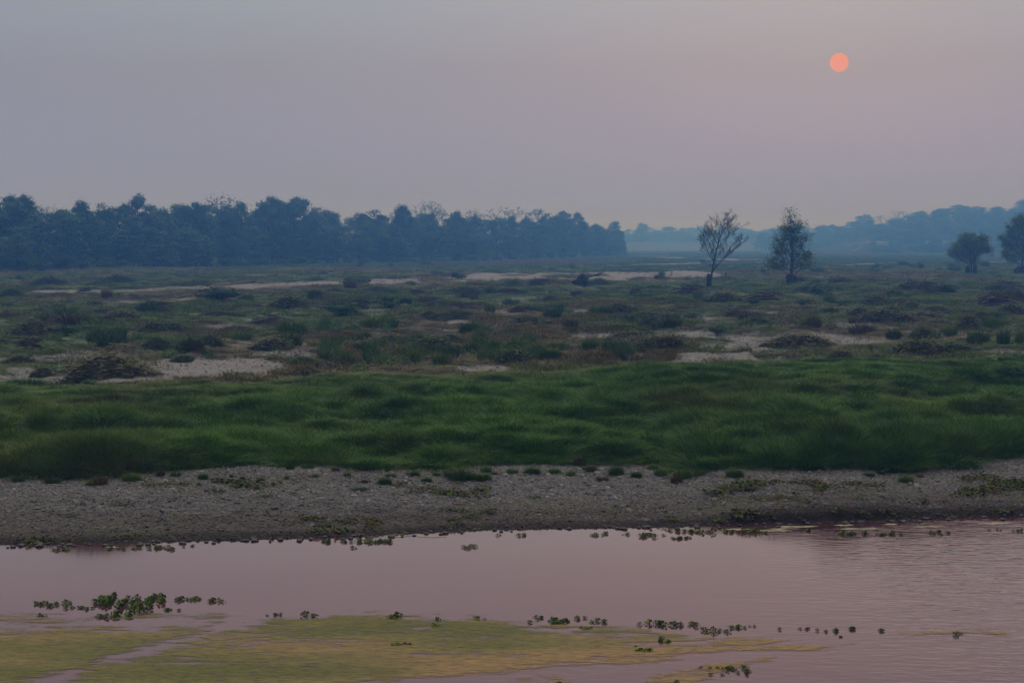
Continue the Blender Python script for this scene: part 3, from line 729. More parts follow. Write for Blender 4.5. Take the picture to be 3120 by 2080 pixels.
# --- brush mound: low heap overgrown with twiggy growth, unit radius .5 height 1
def mound_maker(seed, leafm='mound_leaf'):
    def f():
        r = random.Random(seed); random.seed(seed)
        h = MB(); n = 14; rings = 6; vs = [(0, 0, .72)]; fs = []
        for i in range(1, rings + 1):
            q = i / rings
            for k in range(n):
                a = 2 * math.pi * k / n; rr = .48 * q * (1 + .22 * math.sin(2 * a + seed) + r.uniform(-.08, .08)); zz = .72 * (1 - q ** 1.8) * (1 + r.uniform(-.2, .2)) - (.08 if i == rings else 0)
                vs.append((rr * math.cos(a), rr * math.sin(a), zz))
        for k in range(n): fs.append([0, 1 + k, 1 + (k + 1) % n])
        for i in range(rings - 1):
            for k in range(n):
                a = 1 + i * n + k; b_ = 1 + i * n + (k + 1) % n; fs.append([a, a + n, b_ + n, b_])
        h.add(vs, fs)
        t = MB(); b = MB()
        for _ in range(170):
            a = r.random() * 6.283; q = math.sqrt(r.random()) * .47; z = .72 * (1 - (q / .5) ** 1.8)
            p = Vector((q * math.cos(a), q * math.sin(a), z * .85)); d = Vector((r.uniform(-1, 1), r.uniform(-1, 1), r.uniform(.0, .9))).normalized() * r.uniform(.06, .17)
            t.tube([p, p + d * .6 + Vector((0, 0, .01)), p + d], [.006, .004, .002], 3)
        for _ in range(1500):
            a = r.random() * 6.283; q = math.sqrt(r.random()) * .52; z = .74 * max(0, 1 - (q / .52) ** 1.8)
            b.leaf((q * math.cos(a), q * math.sin(a), z + r.uniform(0, .16) + (r.random() ** 4) * .3), (r.uniform(-1, 1), r.uniform(-1, 1), 1.0), r.uniform(.02, .05) * (1.5 if r.random() < .2 else 1))
        return [('heap', h.mesh('heap', M['heap']), None), ('twigs', t.mesh('twigs', M['twig']), None), ('growth', b.mesh('growth', M[leafm]), None)]
    return f
mound = Kind('brush_mound', 'brush mound', [mound_maker(400), mound_maker(411), mound_maker(422), mound_maker(433, 'leaf_dark')])
# --- driftwood pile: unit width 1 (x), height about .4
def drift_maker(seed, pale=False):
    def f():
        r = random.Random(seed); parts = []
        for k in range(9):
            b = MB(); a = r.uniform(-.5, .5) + (math.pi if r.random() < .5 else 0); L_ = r.uniform(.45, .95)
            c = Vector((r.uniform(-.15, .15), r.uniform(-.12, .12), r.uniform(.03, .22))); d = Vector((math.cos(a), math.sin(a), r.uniform(-.12, .22)))
            pts = [c + d * L_ * (t - .5) + Vector((0, r.uniform(-.03, .03), .06 * math.sin(t * 3.1))) for t in (0, .25, .5, .75, 1)]
            rad = [r.uniform(.012, .026) * q for q in (1, .9, .75, .55, .25)]
            b.tube(pts, rad, 5)
            for _ in range(3):
                i = r.choice([1, 2, 3]); dd = Vector((r.uniform(-1, 1), r.uniform(-1, 1), r.uniform(-.1, .9))).normalized() * r.uniform(.1, .25)
                b.tube([pts[i], pts[i] + dd * .55, pts[i] + dd + Vector((0, 0, -.01))], [.009, .006, .002], 4)
            parts.append(('branch', b.mesh('branch', M['bark_pale'] if (pale and k < 2) else M['twig']), None))
        t = MB()
        for _ in range(110):
            c = Vector((r.gauss(0, .22), r.gauss(0, .13), abs(r.gauss(0, .10)))); d = Vector((r.uniform(-1, 1), r.uniform(-1, 1), r.uniform(-.2, .5))).normalized() * r.uniform(.05, .18)
            t.tube([c, c + d], [.006, .002], 3)
        parts.append(('twig_tangle', t.mesh('twig_tangle', M['twig']), None))
        hb = MB(); n = 12; vs = [(0, 0, .17)]; fs = []
        for i in (1, 2, 3):
            for k in range(n):
                a = 2 * math.pi * k / n; q = (.13, .27, .38)[i - 1] * r.uniform(.85, 1.15); vs.append((q * math.cos(a), q * .6 * math.sin(a), (.15, .09, -.02)[i - 1] * r.uniform(.8, 1.2)))
        for k in range(n): fs.append([0, 1 + k, 1 + (k + 1) % n])
        for i in range(2):
            for k in range(n):
                a = 1 + i * n + k; b_ = 1 + i * n + (k + 1) % n; fs.append([a, a + n, b_ + n, b_])
        hb.add(vs, fs); parts.append(('debris', hb.mesh('debris', M['root']), None))
        return parts
    return f
drift = Kind('driftwood_pile', 'driftwood', [drift_maker(500), drift_maker(510, True), drift_maker(520)])
# --- weed with pale heads, unit height 1
def weed_maker(seed):
    def f():
        r = random.Random(seed); random.seed(seed); t = MB(); h = MB(); l = MB()
        for _ in range(14):
            a = r.random() * 6.283; q = r.uniform(0, .3); x, y = q * math.cos(a), q * math.sin(a); e = Vector((x * 1.7, y * 1.7, r.uniform(.55, 1)))
            t.tube([(x * .4, y * .4, -.03), (x, y, e.z * .5), e], [.012, .009, .006], 3)
            for _ in range(5): h.leaf(e + Vector((r.uniform(-.05, .05), r.uniform(-.05, .05), r.uniform(-.06, .04))), (r.uniform(-1, 1), r.uniform(-1, 1), .6), .07, 1)
            for k in range(6): l.leaf((x + r.uniform(-.08, .08), y + r.uniform(-.08, .08), r.uniform(.08, .6)), (r.uniform(-1, 1), r.uniform(-1, 1), .8), .13)
        return [('stems', t.mesh('stems', M['tussock']), None), ('leaves', l.mesh('leaves', M['hy_leaf']), None), ('seed_heads', h.mesh('seed_heads', M['flower']), None)]
    return f
weed = Kind('flowering_weed', 'weed', [weed_maker(600), weed_maker(610)])

def place(kind, k, px, py, w, h, label, group=None, rz=None, base_w=1.0, base_h=1.0):
    """px,py: where its foot stands in the photo; w,h: its width and height there in photo pixels"""
    x, y, z = on_ground(px, py); m = y / F
    sw = w * m / base_w; sh = h * m / base_h
    return kind.put(k, (x, y + .3 * sw * 0, z - .03), random.uniform(0, 6.28) if rz is None else rz, (sw, sw, sh), label, group)

TUS = [ # tussocks one can point at: px, foot py, w, h, variant, label
 (579, 1070, 110, 72, 2, 'big round tussock with dark foot above the pale clearing'),
 (250, 985, 70, 48, 1, 'bluish green tussock in the brown scrub at the left'), (300, 1040, 95, 60, 0, 'light green tussock left of the big round tussock'),
 (740, 1038, 90, 48, 0, 'green tussock between the round tussock and the dark mound'), (1435, 1012, 95, 52, 2, 'dark double tussock in the brown grass at the centre'),
 (1478, 1014, 50, 40, 1, 'small dark tussock leaning on the double tussock at the centre'),
 (1738, 1004, 62, 50, 3, 'brownish tussock with dark foot right of the centre'), (1856, 1075, 54, 68, 1, 'tall narrow dark tussock at the edge of the pale turf'),
 (1493, 952, 44, 44, 0, 'upright tussock behind the brown grass at the centre'), (1706, 952, 32, 48, 1, 'thin upright tussock near the pale sand patch'),
 (2045, 985, 80, 52, 2, 'dark round tussock right of the centre on the scrub'), (2894, 1018, 66, 42, 1, 'tussock between the two long dark mounds at the right'),
 (1110, 1045, 60, 62, 0, 'pale green tussock at the left end of the tall grass stand'), (1280, 1060, 60, 66, 1, 'dark tussock in the middle of the reddish grass'),
 (1560, 1030, 46, 52, 1, 'dark upright tussock above the pale log'), (1030, 1050, 50, 50, 3, 'dry tussock beside the reddish grass'),
 (1190, 900, 60, 34, 1, 'small tussock on the green rise left of the centre'), (2600, 985, 40, 32, 3, 'dry reddish tussock behind the long dark mound')]
for px, py, w, h, v, lb in TUS: place(tus, v, px, py, w, h, lb, base_w=1.0)
# tall cane grass clumps of the stand in the middle
rr = random.Random(5)
GRP = 'tall grass clumps of the stand in the middle of the plain'
for k in range(46):
    px = rr.uniform(1000, 1920); py = rr.uniform(1062, 1112) - (px > 1600) * 10
    place(tus, rr.choice([0, 0, 1, 2]), px, py, rr.uniform(55, 95), rr.uniform(42, 72), 'tall light green grass clump in the stand at the centre of the plain', GRP)
# tufts at the top of the shingle, in order from the left
EDGE = [(55, 1466, 46, 26), (160, 1470, 50, 24), (275, 1478, 34, 22), (400, 1462, 60, 34), (489, 1449, 32, 28), (536, 1450, 36, 26), (618, 1458, 36, 28), (606, 1478, 18, 16), (705, 1453, 15, 17), (738, 1462, 20, 22), (795, 1467, 28, 22), (875, 1458, 20, 20),
        (960, 1452, 26, 16), (1095, 1490, 60, 12), (1110, 1470, 24, 18), (1190, 1452, 40, 20), (1264, 1450, 34, 28), (1330, 1448, 30, 18), (1405, 1460, 90, 52), (1470, 1462, 60, 34), (1560, 1440, 40, 24), (1622, 1442, 55, 34), (1690, 1440, 40, 24), (1740, 1448, 34, 26),
        (1836, 1463, 44, 20), (1790, 1430, 34, 20), (1878, 1446, 52, 46), (1990, 1428, 40, 24), (2040, 1440, 40, 22), (2082, 1455, 66, 42), (2130, 1448, 40, 30), (2240, 1450, 60, 36), (2650, 1450, 34, 20), (2760, 1467, 52, 34), (2800, 1452, 30, 16), (2960, 1425, 50, 26)]
for i, (px, py, w, h) in enumerate(EDGE):
    n = i + 1; big = 'large' if w >= 55 else ('small' if w < 30 else 'mid sized')
    if n <= 18: lb = '%s green grass tuft at the shingle edge, %s from the left' % (big, ORD[n - 1])
    else: lb = '%s green grass tuft at the shingle edge, %s from the right' % (big, ORD[len(EDGE) - n])
    place(tus, [0, 1, 2, 1, 3][i % 5] if w < 50 else 2, px, py, w * 1.15, h * 1.05, lb, 'grass tufts along the top of the shingle')
for k in range(70):
    px = rr.uniform(-60, 3180); x, y, z = on_ground(px, 1440); fy = float(foot_y(x)); yy = fy - rr.random() ** 1.5 * (4.2 if 900 < px < 2150 else 1.6) + .5; x = (px - 1560) / F * yy; s = rr.uniform(.25, .7)
    tus.put(rr.choice([0, 1, 2, 3]), (x, yy, float(H(x, yy)) - .03), rr.uniform(0, 6), (s, s, s * rr.uniform(.45, .9)), 'small ragged grass tuft in the strip between shingle and meadow', 'small tufts between shingle and meadow')
BUSH = [(665, 918, 170, 52, 0, 'broad green bush humped above the left of the plain'), (1192, 940, 90, 46, 1, 'dark green rounded bush left of the centre'), (1046, 962, 120, 44, 2, 'vivid green leafy bush growing over dead branches'),
        (1440, 916, 22, 26, 2, 'tiny vivid green shrub above the centre of the plain'), (2186, 1020, 56, 38, 0, 'dark bush near the pale turf at the right'), (2443, 934, 30, 24, 2, 'small vivid green shrub among the driftwood at the right'),
        (3085, 1158, 110, 52, 0, 'dark bush at the right edge above the meadow'), (3040, 972, 66, 26, 1, 'smooth dark bush near the right edge of the scrub'), (2500, 905, 90, 40, 1, 'green bush behind the little vivid shrub'),
        (1395, 852, 60, 26, 1, 'small bush by the pale dry riverbed'), (1080, 872, 90, 34, 0, 'bush with arching twigs left of the riverbed'), (2325, 835, 26, 22, 2, 'bright young shrub between the two lone trees'),
        (2490, 834, 60, 28, 0, 'pale leafed shrub just right of the second lone tree'), (3000, 818, 46, 26, 1, 'low shrub right of the round lone tree'), (2805, 822, 28, 26, 2, 'bright green shrub left of the round lone tree'),
        (2010, 852, 44, 26, 1, 'low green shrub left of the bare tree'), (2910, 830, 50, 26, 0, 'leaning shrub at the foot of the round lone tree'), (2720, 905, 50, 26, 1, 'low bush in front of the right driftwood'),
        (1290, 1055, 80, 34, 2, 'bright leafy patch in the middle of the tall grass stand')]
for px, py, w, h, v, lb in BUSH: place(bush, v, px, py, w, h, lb, base_w=.95, base_h=.95)
MOUND = [(325, 1142, 300, 60, 0, 'large brown brush mound on the pale clearing'), (130, 1146, 80, 30, 1, 'small bare mound left of the large brush mound'), (830, 1066, 150, 38, 2, 'dark heavy brush mound above the clearing'),
         (2436, 1058, 240, 42, 1, 'long dark brush mound on the pale turf, right of the centre'), (2800, 1080, 180, 48, 0, 'high dark brush mound near the right edge'), (2905, 1080, 190, 34, 3, 'long low brush mound tailing right from the high one'),
         (2755, 988, 90, 34, 2, 'small dark mound behind the high one at the right'), (2950, 1004, 82, 46, 1, 'peaked brown mound near the right edge of the scrub'), (2305, 996, 125, 30, 3, 'green overgrown mound right of the centre'),
         (2670, 1102, 90, 26, 2, 'dark tuft mound on the border of the meadow'), (2560, 1100, 110, 36, 1, 'brown hump at the top of the meadow, right of the centre'), (1860, 958, 90, 26, 0, 'dark flat mound right of the centre'),
         (1560, 1112, 120, 50, 2, 'shadowy mound at the foot of the tall grass stand'), (1980, 1000, 110, 36, 3, 'dark mound beside the round tussock'), (520, 1010, 120, 30, 1, 'flat brown mound in the left scrub'),
         (480, 1062, 110, 32, 3, 'low mound just left of the round tussock'), (100, 1022, 170, 44, 0, 'broad brown mound at the left edge'), (60, 1110, 110, 30, 2, 'low brown mound at the left edge by the clearing'),
         (880, 940, 130, 40, 2, 'wide dark mound left of the vivid bush'), (180, 950, 90, 26, 1, 'small brown mound at the far left'), (2625, 965, 120, 30, 0, 'flat dark mound behind the long one at the right'),
         (3080, 960, 120, 34, 2, 'brown mound at the right edge of the scrub'), (560, 1100, 90, 20, 3, 'green hump on the pale clearing'), (925, 1112, 120, 26, 3, 'green hump at the right end of the clearing'), (150, 870, 120, 30, 2, 'dark hump with arching twigs at the far left')]
for px, py, w, h, v, lb in MOUND: place(mound, v, px, py, w, h, lb, base_w=.98, base_h=.85, rz=rr.uniform(-.3, .3))
DRIFT = [(1640, 872, 70, 30, 0, 'dark tangle of driftwood on the crest left of the fallen tree'), (2105, 898, 110, 36, 1, 'driftwood pile in front of the bare tree'), (2328, 918, 150, 34, 1, 'long driftwood pile with pale logs between the lone trees'),
         (2790, 890, 130, 42, 0, 'dark driftwood heap left of the round lone tree'), (2880, 890, 90, 30, 2, 'small driftwood heap below the round lone tree'), (3040, 940, 150, 60, 2, 'high driftwood heap at the right edge'),
         (3060, 884, 110, 34, 0, 'driftwood heap below the tree at the right edge'), (1085, 940, 110, 30, 1, 'dead branches lying beside the vivid bush'), (1760, 905, 60, 26, 2, 'broken wood in front of the fallen tree'),
         (470, 945, 110, 34, 0, 'driftwood tangle in the left scrub'), (90, 1058, 110, 36, 1, 'grey driftwood tangle at the left edge'), (2560, 865, 90, 26, 2, 'low driftwood heap right of the second lone tree'),
         (2250, 965, 100, 24, 0, 'flat driftwood heap on the turf, right of the centre'), (1935, 905, 44, 34, 0, 'dark upright stump tangle left of the bare tree'), (2660, 930, 90, 30, 1, 'driftwood behind the flat dark mound'),
         (1330, 935, 80, 22, 2, 'fallen branches on the green rise at the centre'), (1570, 1078, 70, 24, 1, 'pale log with dead wood in the tall grass stand')]
for px, py, w, h, v, lb in DRIFT: place(drift, v, px, py, w, h, lb, base_w=.95, base_h=.33, rz=rr.uniform(-.35, .35))
WEED = [(20, 1256, 44, 36, 'yellowish weed at the left end of the low track'), (60, 1254, 40, 28, 'second yellowish weed from the left on the low track'), (157, 1252, 24, 26, 'slim pale headed weed on the low track'),
        (262, 1254, 44, 26, 'broad yellowish weed in the middle of the low track'), (285, 1252, 26, 20, 'small weed beside the broad yellowish one'), (813, 1240, 26, 34, 'pale headed weed left of the white flowered clump'),
        (895, 1238, 56, 32, 'broad white flowered weed clump in the meadow'), (976, 1218, 34, 30, 'tall pale headed weed above the white flowered clump'), (440, 1240, 16, 26, 'single thin weed left of the centre of the meadow'),
        (3035, 1110, 60, 30, 'pale feathery weed at the right edge of the meadow'), (1820, 1232, 26, 18, 'small pale weed in the meadow near the centre'), (95, 1260, 30, 26, 'low weed between the two left weeds and the slim one')]
for i, (px, py, w, h, lb) in enumerate(WEED): place(weed, i, px, py, w, h, lb, base_w=.9)
# smaller growth that nothing tells apart
for k in range(95):
    py = 858 + 205 * rr.random() ** .85; px = rr.uniform(-150, 3270); s = (py - 745) / 260
    x, y, z = on_ground(px, py)
    if sand_mask(np.array([x]), np.array([y]), np.array([z]))[0] > .5: continue
    place(tus, rr.randrange(4), px, py, (40 + 60 * rr.random()) * (.45 + s * .7), (30 + 30 * rr.random()) * (.45 + s * .7), 'wild grass tussock scattered over the scrubby plain', 'tussocks scattered over the plain')
for k in range(55):
    py = 858 + 225 * rr.random() ** .8; px = rr.uniform(-150, 3270); s = (py - 745) / 260
    x, y, z = on_ground(px, py)
    if sand_mask(np.array([x]), np.array([y]), np.array([z]))[0] > .5: continue
    place(mound, rr.randrange(4), px, py, (60 + 110 * rr.random()) * (.45 + s * .7), (14 + 22 * rr.random()) * (.5 + s * .7), 'low brown brush mound scattered over the scrubby plain', 'brush mounds scattered over the plain', base_w=.98, base_h=.85, rz=rr.uniform(-.4, .4))
for k in range(34):
    py = 862 + 130 * rr.random(); px = rr.uniform(1200, 3200) if rr.random() < .7 else rr.uniform(-100, 1200); s = (py - 745) / 260
    place(drift, rr.randrange(3), px, py, (60 + 60 * rr.random()) * (.45 + s * .8), (12 + 14 * rr.random()) * (.5 + s * .7), 'flood driftwood caught on the scrubby plain', 'flood driftwood on the plain', base_w=.95, base_h=.33, rz=rr.uniform(-.6, .6))
for k in range(60):
    px = rr.uniform(-100, 3200); py = rr.uniform(808, 856) - (px > 2100) * 4
    x, y, z = on_ground(px, py)
    if sand_mask(np.array([x]), np.array([y]), np.array([z]))[0] > .4 or (px < 1000 and py < 835): continue
    place(bush, rr.randrange(2), px, py, rr.uniform(24, 60), rr.uniform(10, 20), 'low dark bush on the hazy flat before the forest', 'low bushes on the hazy flat', base_w=.95, base_h=.95)

# taller tufts inside the meadow: the darker shoulders of grass
mtus = Kind('grass_tussock', 'tussock', [tussock_maker('meadow_tuft', 250, False, 700, .6), tussock_maker('meadow_tuft', 260, False, 700, .5)])
for k in range(60):
    px = rr.uniform(-80, 3200); py = rr.uniform(1175, 1425); x, y, z = on_ground(px, py); s = (py - 745) / 500
    place(mtus, rr.randrange(2), px, py, rr.uniform(90, 190) * s, rr.uniform(30, 60) * s, 'dark tall grass clump standing out of the green meadow', 'tall grass clumps in the meadow')

# white litter on the meadow
x, y, z = on_ground(577, 1258)
b = MB(); b.add([(-.13, -.06, 0), (.13, -.05, 0), (.12, .06, 0), (-.12, .05, 0), (-.10, -.04, .09), (.09, -.04, .07), (.10, .04, .08), (-.09, .04, .10)], [[0, 3, 2, 1], [4, 5, 6, 7], [0, 1, 5, 4], [1, 2, 6, 5], [2, 3, 7, 6], [3, 0, 4, 7]])
o = b.build('litter', M['litter']); o.location = (x, y, z + .22); tag(o, 'scrap of white litter lying on the low track', 'litter')

# ------------------------------------------------------------------ stones along the waterline
stone = Kind('shore_stone', 'stone', [])
wetm = noise_mat('wet dark stone', (.016, .013, .012), (.04, .032, .028), 4, .5, .3, .5)
smesh = [stone_mesh('shore_stone', wetm, 900 + k) for k in range(5)]
for k in range(150):
    x = rr.uniform(-19, 21) if rr.random() < .75 else rr.uniform(-19, 0); y = float(shore_y(x)) - rr.random() ** 1.6 * .9 + .15
    s = rr.uniform(.05, .12) * (1.25 if rr.random() < .12 else 1)
    o = link('shore_stone', smesh[k % 5]); o.location = (x, y, .01 + .1 * s); o.scale = (s * rr.uniform(.9, 1.5), s, s); o.rotation_euler = (0, 0, rr.uniform(0, 6))
    tag(o, 'dark wet stone lying in the shallows along the far waterline', 'stone', 'dark stones along the waterline')
# reddish mud hump at the bottom edge
x, y = ground_at(2725, 2090); o = link('mud_hump', stone_mesh('mud_hump', noise_mat('red mud', (.09, .045, .035), (.14, .075, .055), 3), 77)); o.location = (x, y - .05, 0); o.scale = (.62, .25, .16)
tag(o, 'reddish brown mud hump just breaking the water at the bottom edge', 'mud')

# ------------------------------------------------------------------ water hyacinths
def rosette(seed, m1='hy_leaf', m2='hy_dark', n=20):
    r = random.Random(seed); b = {'hy_leaf': MB(), 'hy_dark': MB(), 'hy_dry': MB()}; st = MB()
    for k in range(n):
        a = 6.283 * k / n * 1.62 + r.uniform(-.3, .3); up = r.uniform(.1, 1.0); rad = (1.05 - up) * .55 + .10; hgt = up * .40 + .06
        e = Vector((rad * math.cos(a), rad * math.sin(a), hgt))
        st.tube([(0, 0, -.04), (e.x * .5, e.y * .5, hgt * .5), e], [.016, .02, .010], 4)
        nrm = Vector((math.cos(a + 1.2) * .9 + r.uniform(-.4, .4), math.sin(a + 1.2) * .9 + r.uniform(-.4, .4), r.uniform(.1, 1.3))).normalized(); u = nrm.cross(Vector((0, 0, 1))).normalized(); v = u.cross(nrm)
        s = r.uniform(.12, .19); c = e + v * s * .9; ring = [c + u * s * .72 * math.cos(t) + v * s * 1.15 * math.sin(t) + nrm * (.03 * math.cos(2 * t)) for t in [6.283 * q / 7 for q in range(7)]]
        key = r.choices([m1, m2, 'hy_dry'], [5, 4, 2.2])[0]
        b[key].add([tuple(c - nrm * .02)] + [tuple(p) for p in ring], [[0, 1 + q, 1 + (q + 1) % 7] for q in range(7)])
    allb = MB(); mats = []
    me = bpy.data.meshes.new('rosette'); V = []; Fs = []; mi = []
    for j, key in enumerate(('hy_leaf', 'hy_dark', 'hy_dry')):
        for f in b[key].f: Fs.append([i + len(V) for i in f]); mi.append(j)
        V += b[key].v
    for f in st.f: Fs.append([i + len(V) for i in f]); mi.append(1)
    V += st.v
    me.from_pydata(V, [], Fs)
    for key in ('hy_leaf', 'hy_dark', 'hy_dry'): me.materials.append(M[key])
    me.polygons.foreach_set('material_index', mi); me.update()
    return me
ros = [rosette(700 + k) for k in range(5)] + [rosette(720 + k, 'hy_dark', 'hy_dark', 14) for k in range(2)]
def hyacinth(px, py, w, h, label, dark=False, group=None):
    gx, gy = ground_at(px, py); m = gy / F; W_ = w * m; hh = h * m
    root = empty('water_hyacinth', (gx, gy, 0), 0)
    s = max(.13, min(.27, hh * .9)); n = max(1, int(round((W_ / (s * .50)) * (1 + min(1.6, W_ * .5)))))
    for k in range(n):
        if n == 1: dx, dy = 0, 0
        else:
            dx = (k + .5) / n * W_ - W_ / 2 + rr.uniform(-.05, .05); dx += rr.gauss(0, .08); dy = rr.gauss(0, .12 + .10 * min(W_, 3)) * (1 - .5 * min(1, abs(2 * dx / W_)))
        o = link('rosette', ros[rr.choice([5, 6, 3]) if dark else rr.randrange(6)], root); q = s * rr.uniform(.5, 1.25)
        o.location = (dx, dy, 0); o.scale = (q, q, q * rr.uniform(.55, 1.0)); o.rotation_euler = (rr.uniform(-.1, .1), rr.uniform(-.1, .1), rr.uniform(0, 6.28))
    tag(root, label, 'water plant', group)
SH = [(85, 1668, 16, 9), (189, 1676, 50, 16), (328, 1674, 16, 10), (378, 1672, 20, 14), (411, 1671, 36, 11), (491, 1671, 76, 17), (572, 1663, 18, 12), (822, 1640, 16, 8), (911, 1638, 10, 11), (995, 1650, 46, 14), (1055, 1650, 32, 13), (1141, 1650, 104, 20), (1081, 1668, 13, 9),
      (1425, 1667, 30, 16), (1525, 1630, 14, 14), (1588, 1630, 28, 18), (1819, 1631, 28, 18), (1842, 1625, 18, 9), (1897, 1629, 17, 12), (1953, 1633, 24, 20), (1992, 1631, 34, 16), (2056, 1618, 32, 17), (2107, 1620, 44, 16), (2147, 1622, 40, 21), (2078, 1640, 60, 11), (2217, 1621, 34, 14),
      (2286, 1620, 40, 21), (2329, 1625, 28, 12), (2452, 1618, 28, 14), (2568, 1628, 42, 22), (2615, 1626, 46, 18), (2681, 1628, 30, 17), (2714, 1629, 42, 19), (2868, 1624, 58, 15), (3041, 1616, 18, 15), (3092, 1617, 24, 14)]
for i, (px, py, w, h) in enumerate(SH):
    sz = 'wide' if w > 55 else ('small' if w < 22 else 'leafy')
    lb = '%s hyacinth clump floating by the far bank, %s from the %s' % (sz, ORD[i] if i < 18 else ORD[len(SH) - 1 - i], 'left' if i < 18 else 'right')
    hyacinth(px, py, w, h, lb, w < 16, 'hyacinth clumps along the far bank')
LC = [(119, 1838, 24, 14, 'leftmost hyacinth beside the big raft'), (149, 1842, 44, 20, 'dark leafy hyacinth left of the big raft'), (182, 1838, 28, 18, 'spiky hyacinth second left of the big raft'), (214, 1838, 22, 22, 'upright hyacinth just left of the big raft'),
      (235, 1852, 38, 14, 'low hyacinth below and left of the big raft'), (272, 1854, 22, 14, 'bright little hyacinth touching the big raft'), (302, 1880, 44, 20, 'olive hyacinth below the left end of the raft'), (369, 1876, 38, 26, 'round hyacinth below the middle of the raft'),
      (527, 1857, 42, 20, 'hyacinth below right of the big raft'), (547, 1828, 44, 22, 'leafy hyacinth right of the big raft'), (590, 1824, 38, 11, 'flat yellowish hyacinth right of the big raft'), (650, 1833, 40, 22, 'dark spiky hyacinth alone right of the raft'), (126, 1876, 34, 12, 'small dark hyacinth on the algae at the far left')]
for px, py, w, h, lb in LC: hyacinth(px, py, w, h, lb, 'dark' in lb)
# the big raft: several belts of rosettes under one root
gx, gy = ground_at(390, 1838); root = empty('water_hyacinth', (gx, gy, 0)); tag(root, 'largest raft of leafy water hyacinths, left on the river', 'water plant')
for k in range(50):
    px = rr.uniform(286, 496); c = 1828 + .04 * (px - 390) + (14 if 350 < px < 420 else 0); py = rr.gauss(c, 13)
    if px < 340: py = rr.gauss(1826, 6)
    if px > 455: py = rr.gauss(1824, 10)
    a, b_ = ground_at(px, py + 8); o = link('rosette', ros[rr.randrange(7)], root); q = rr.uniform(.11, .25); o.location = (a - gx, b_ - gy, 0); o.scale = (q, q, q); o.rotation_euler = (0, 0, rr.uniform(0, 6.28))
ML = [(844, 1873, 34, 14, 'flat hyacinth at the left tip of the algae'), (930, 1880, 26, 30, 'upright hyacinth standing at the edge of the algae, left'), (1202, 1882, 32, 28, 'star shaped hyacinth on the edge of the algae'), (1333, 1903, 20, 16, 'small hyacinth on the algae with a dark tip behind'),
      (1333, 1889, 8, 10, 'tiny dark sprout behind a small hyacinth on the algae'), (1459, 1883, 22, 12, 'thin sprig left of the row of hyacinths'), (1210, 1965, 18, 10, 'left of two tiny hyacinths on the algae'), (1240, 1966, 20, 11, 'right of two tiny hyacinths on the algae'),
      (1634, 1884, 24, 9, 'small brown hyacinth at the left of the middle row'), (1612, 1896, 10, 5, 'tiny brown sprig under the middle row'), (1703, 1893, 66, 22, 'long leafy hyacinth clump in the middle row'), (1771, 1888, 30, 8, 'low flat hyacinth in the middle row'), (1824, 1894, 34, 21, 'round browned hyacinth in the middle row'),
      (1777, 1915, 25, 14, 'small browned hyacinth below the middle row'), (1998, 1902, 68, 26, 'bushy hyacinth clump with brown right end'), (2096, 1905, 76, 30, 'largest dark hyacinth clump in the middle row'), (2182, 1923, 66, 22, 'long hyacinth clump right of the largest dark one'), (2256, 1911, 26, 9, 'low brown sprig right of the long clump'),
      (2286, 1908, 16, 4, 'flat dark sprig next to the low brown one'), (2376, 1917, 6, 5, 'tiny floating speck of hyacinth right of the flat sprig'), (2445, 1916, 16, 14, 'small hyacinth, first of the right hand group'), (2463, 1914, 6, 6, 'tiny sprout beside the small hyacinth'), (2508, 1921, 24, 18, 'left hyacinth of the pair at the right'),
      (2540, 1921, 24, 16, 'right hyacinth of the pair at the right'), (2605, 1917, 22, 7, 'thin sprigs right of the pair'), (2691, 1920, 12, 13, 'single small hyacinth in open water'), (2913, 1931, 18, 18, 'rightmost hyacinth in open water'), (2565, 1943, 12, 9, 'tiny sprig below the right hand pair'),
      (2023, 1952, 42, 19, 'bright green hyacinth on the algae streak'), (1950, 1981, 62, 16, 'wide grassy hyacinth on the algae streak'), (2149, 2036, 26, 12, 'brownish hyacinth left of the bottom group'), (2213, 2040, 36, 14, 'low left hyacinth of the bottom group'),
      (2250, 2036, 42, 22, 'upper hyacinth of the bottom group'), (2270, 2048, 40, 18, 'dark ragged hyacinth, right in the bottom group'), (2193, 2054, 18, 13, 'bright little hyacinth under the bottom group'), (1683, 2086, 34, 12, 'hyacinth cut by the bottom edge, left'), (2060, 2086, 34, 14, 'hyacinth cut by the bottom edge, right')]
for px, py, w, h, lb in ML: hyacinth(px, py, w, h, lb, 'dark' in lb or w < 10)

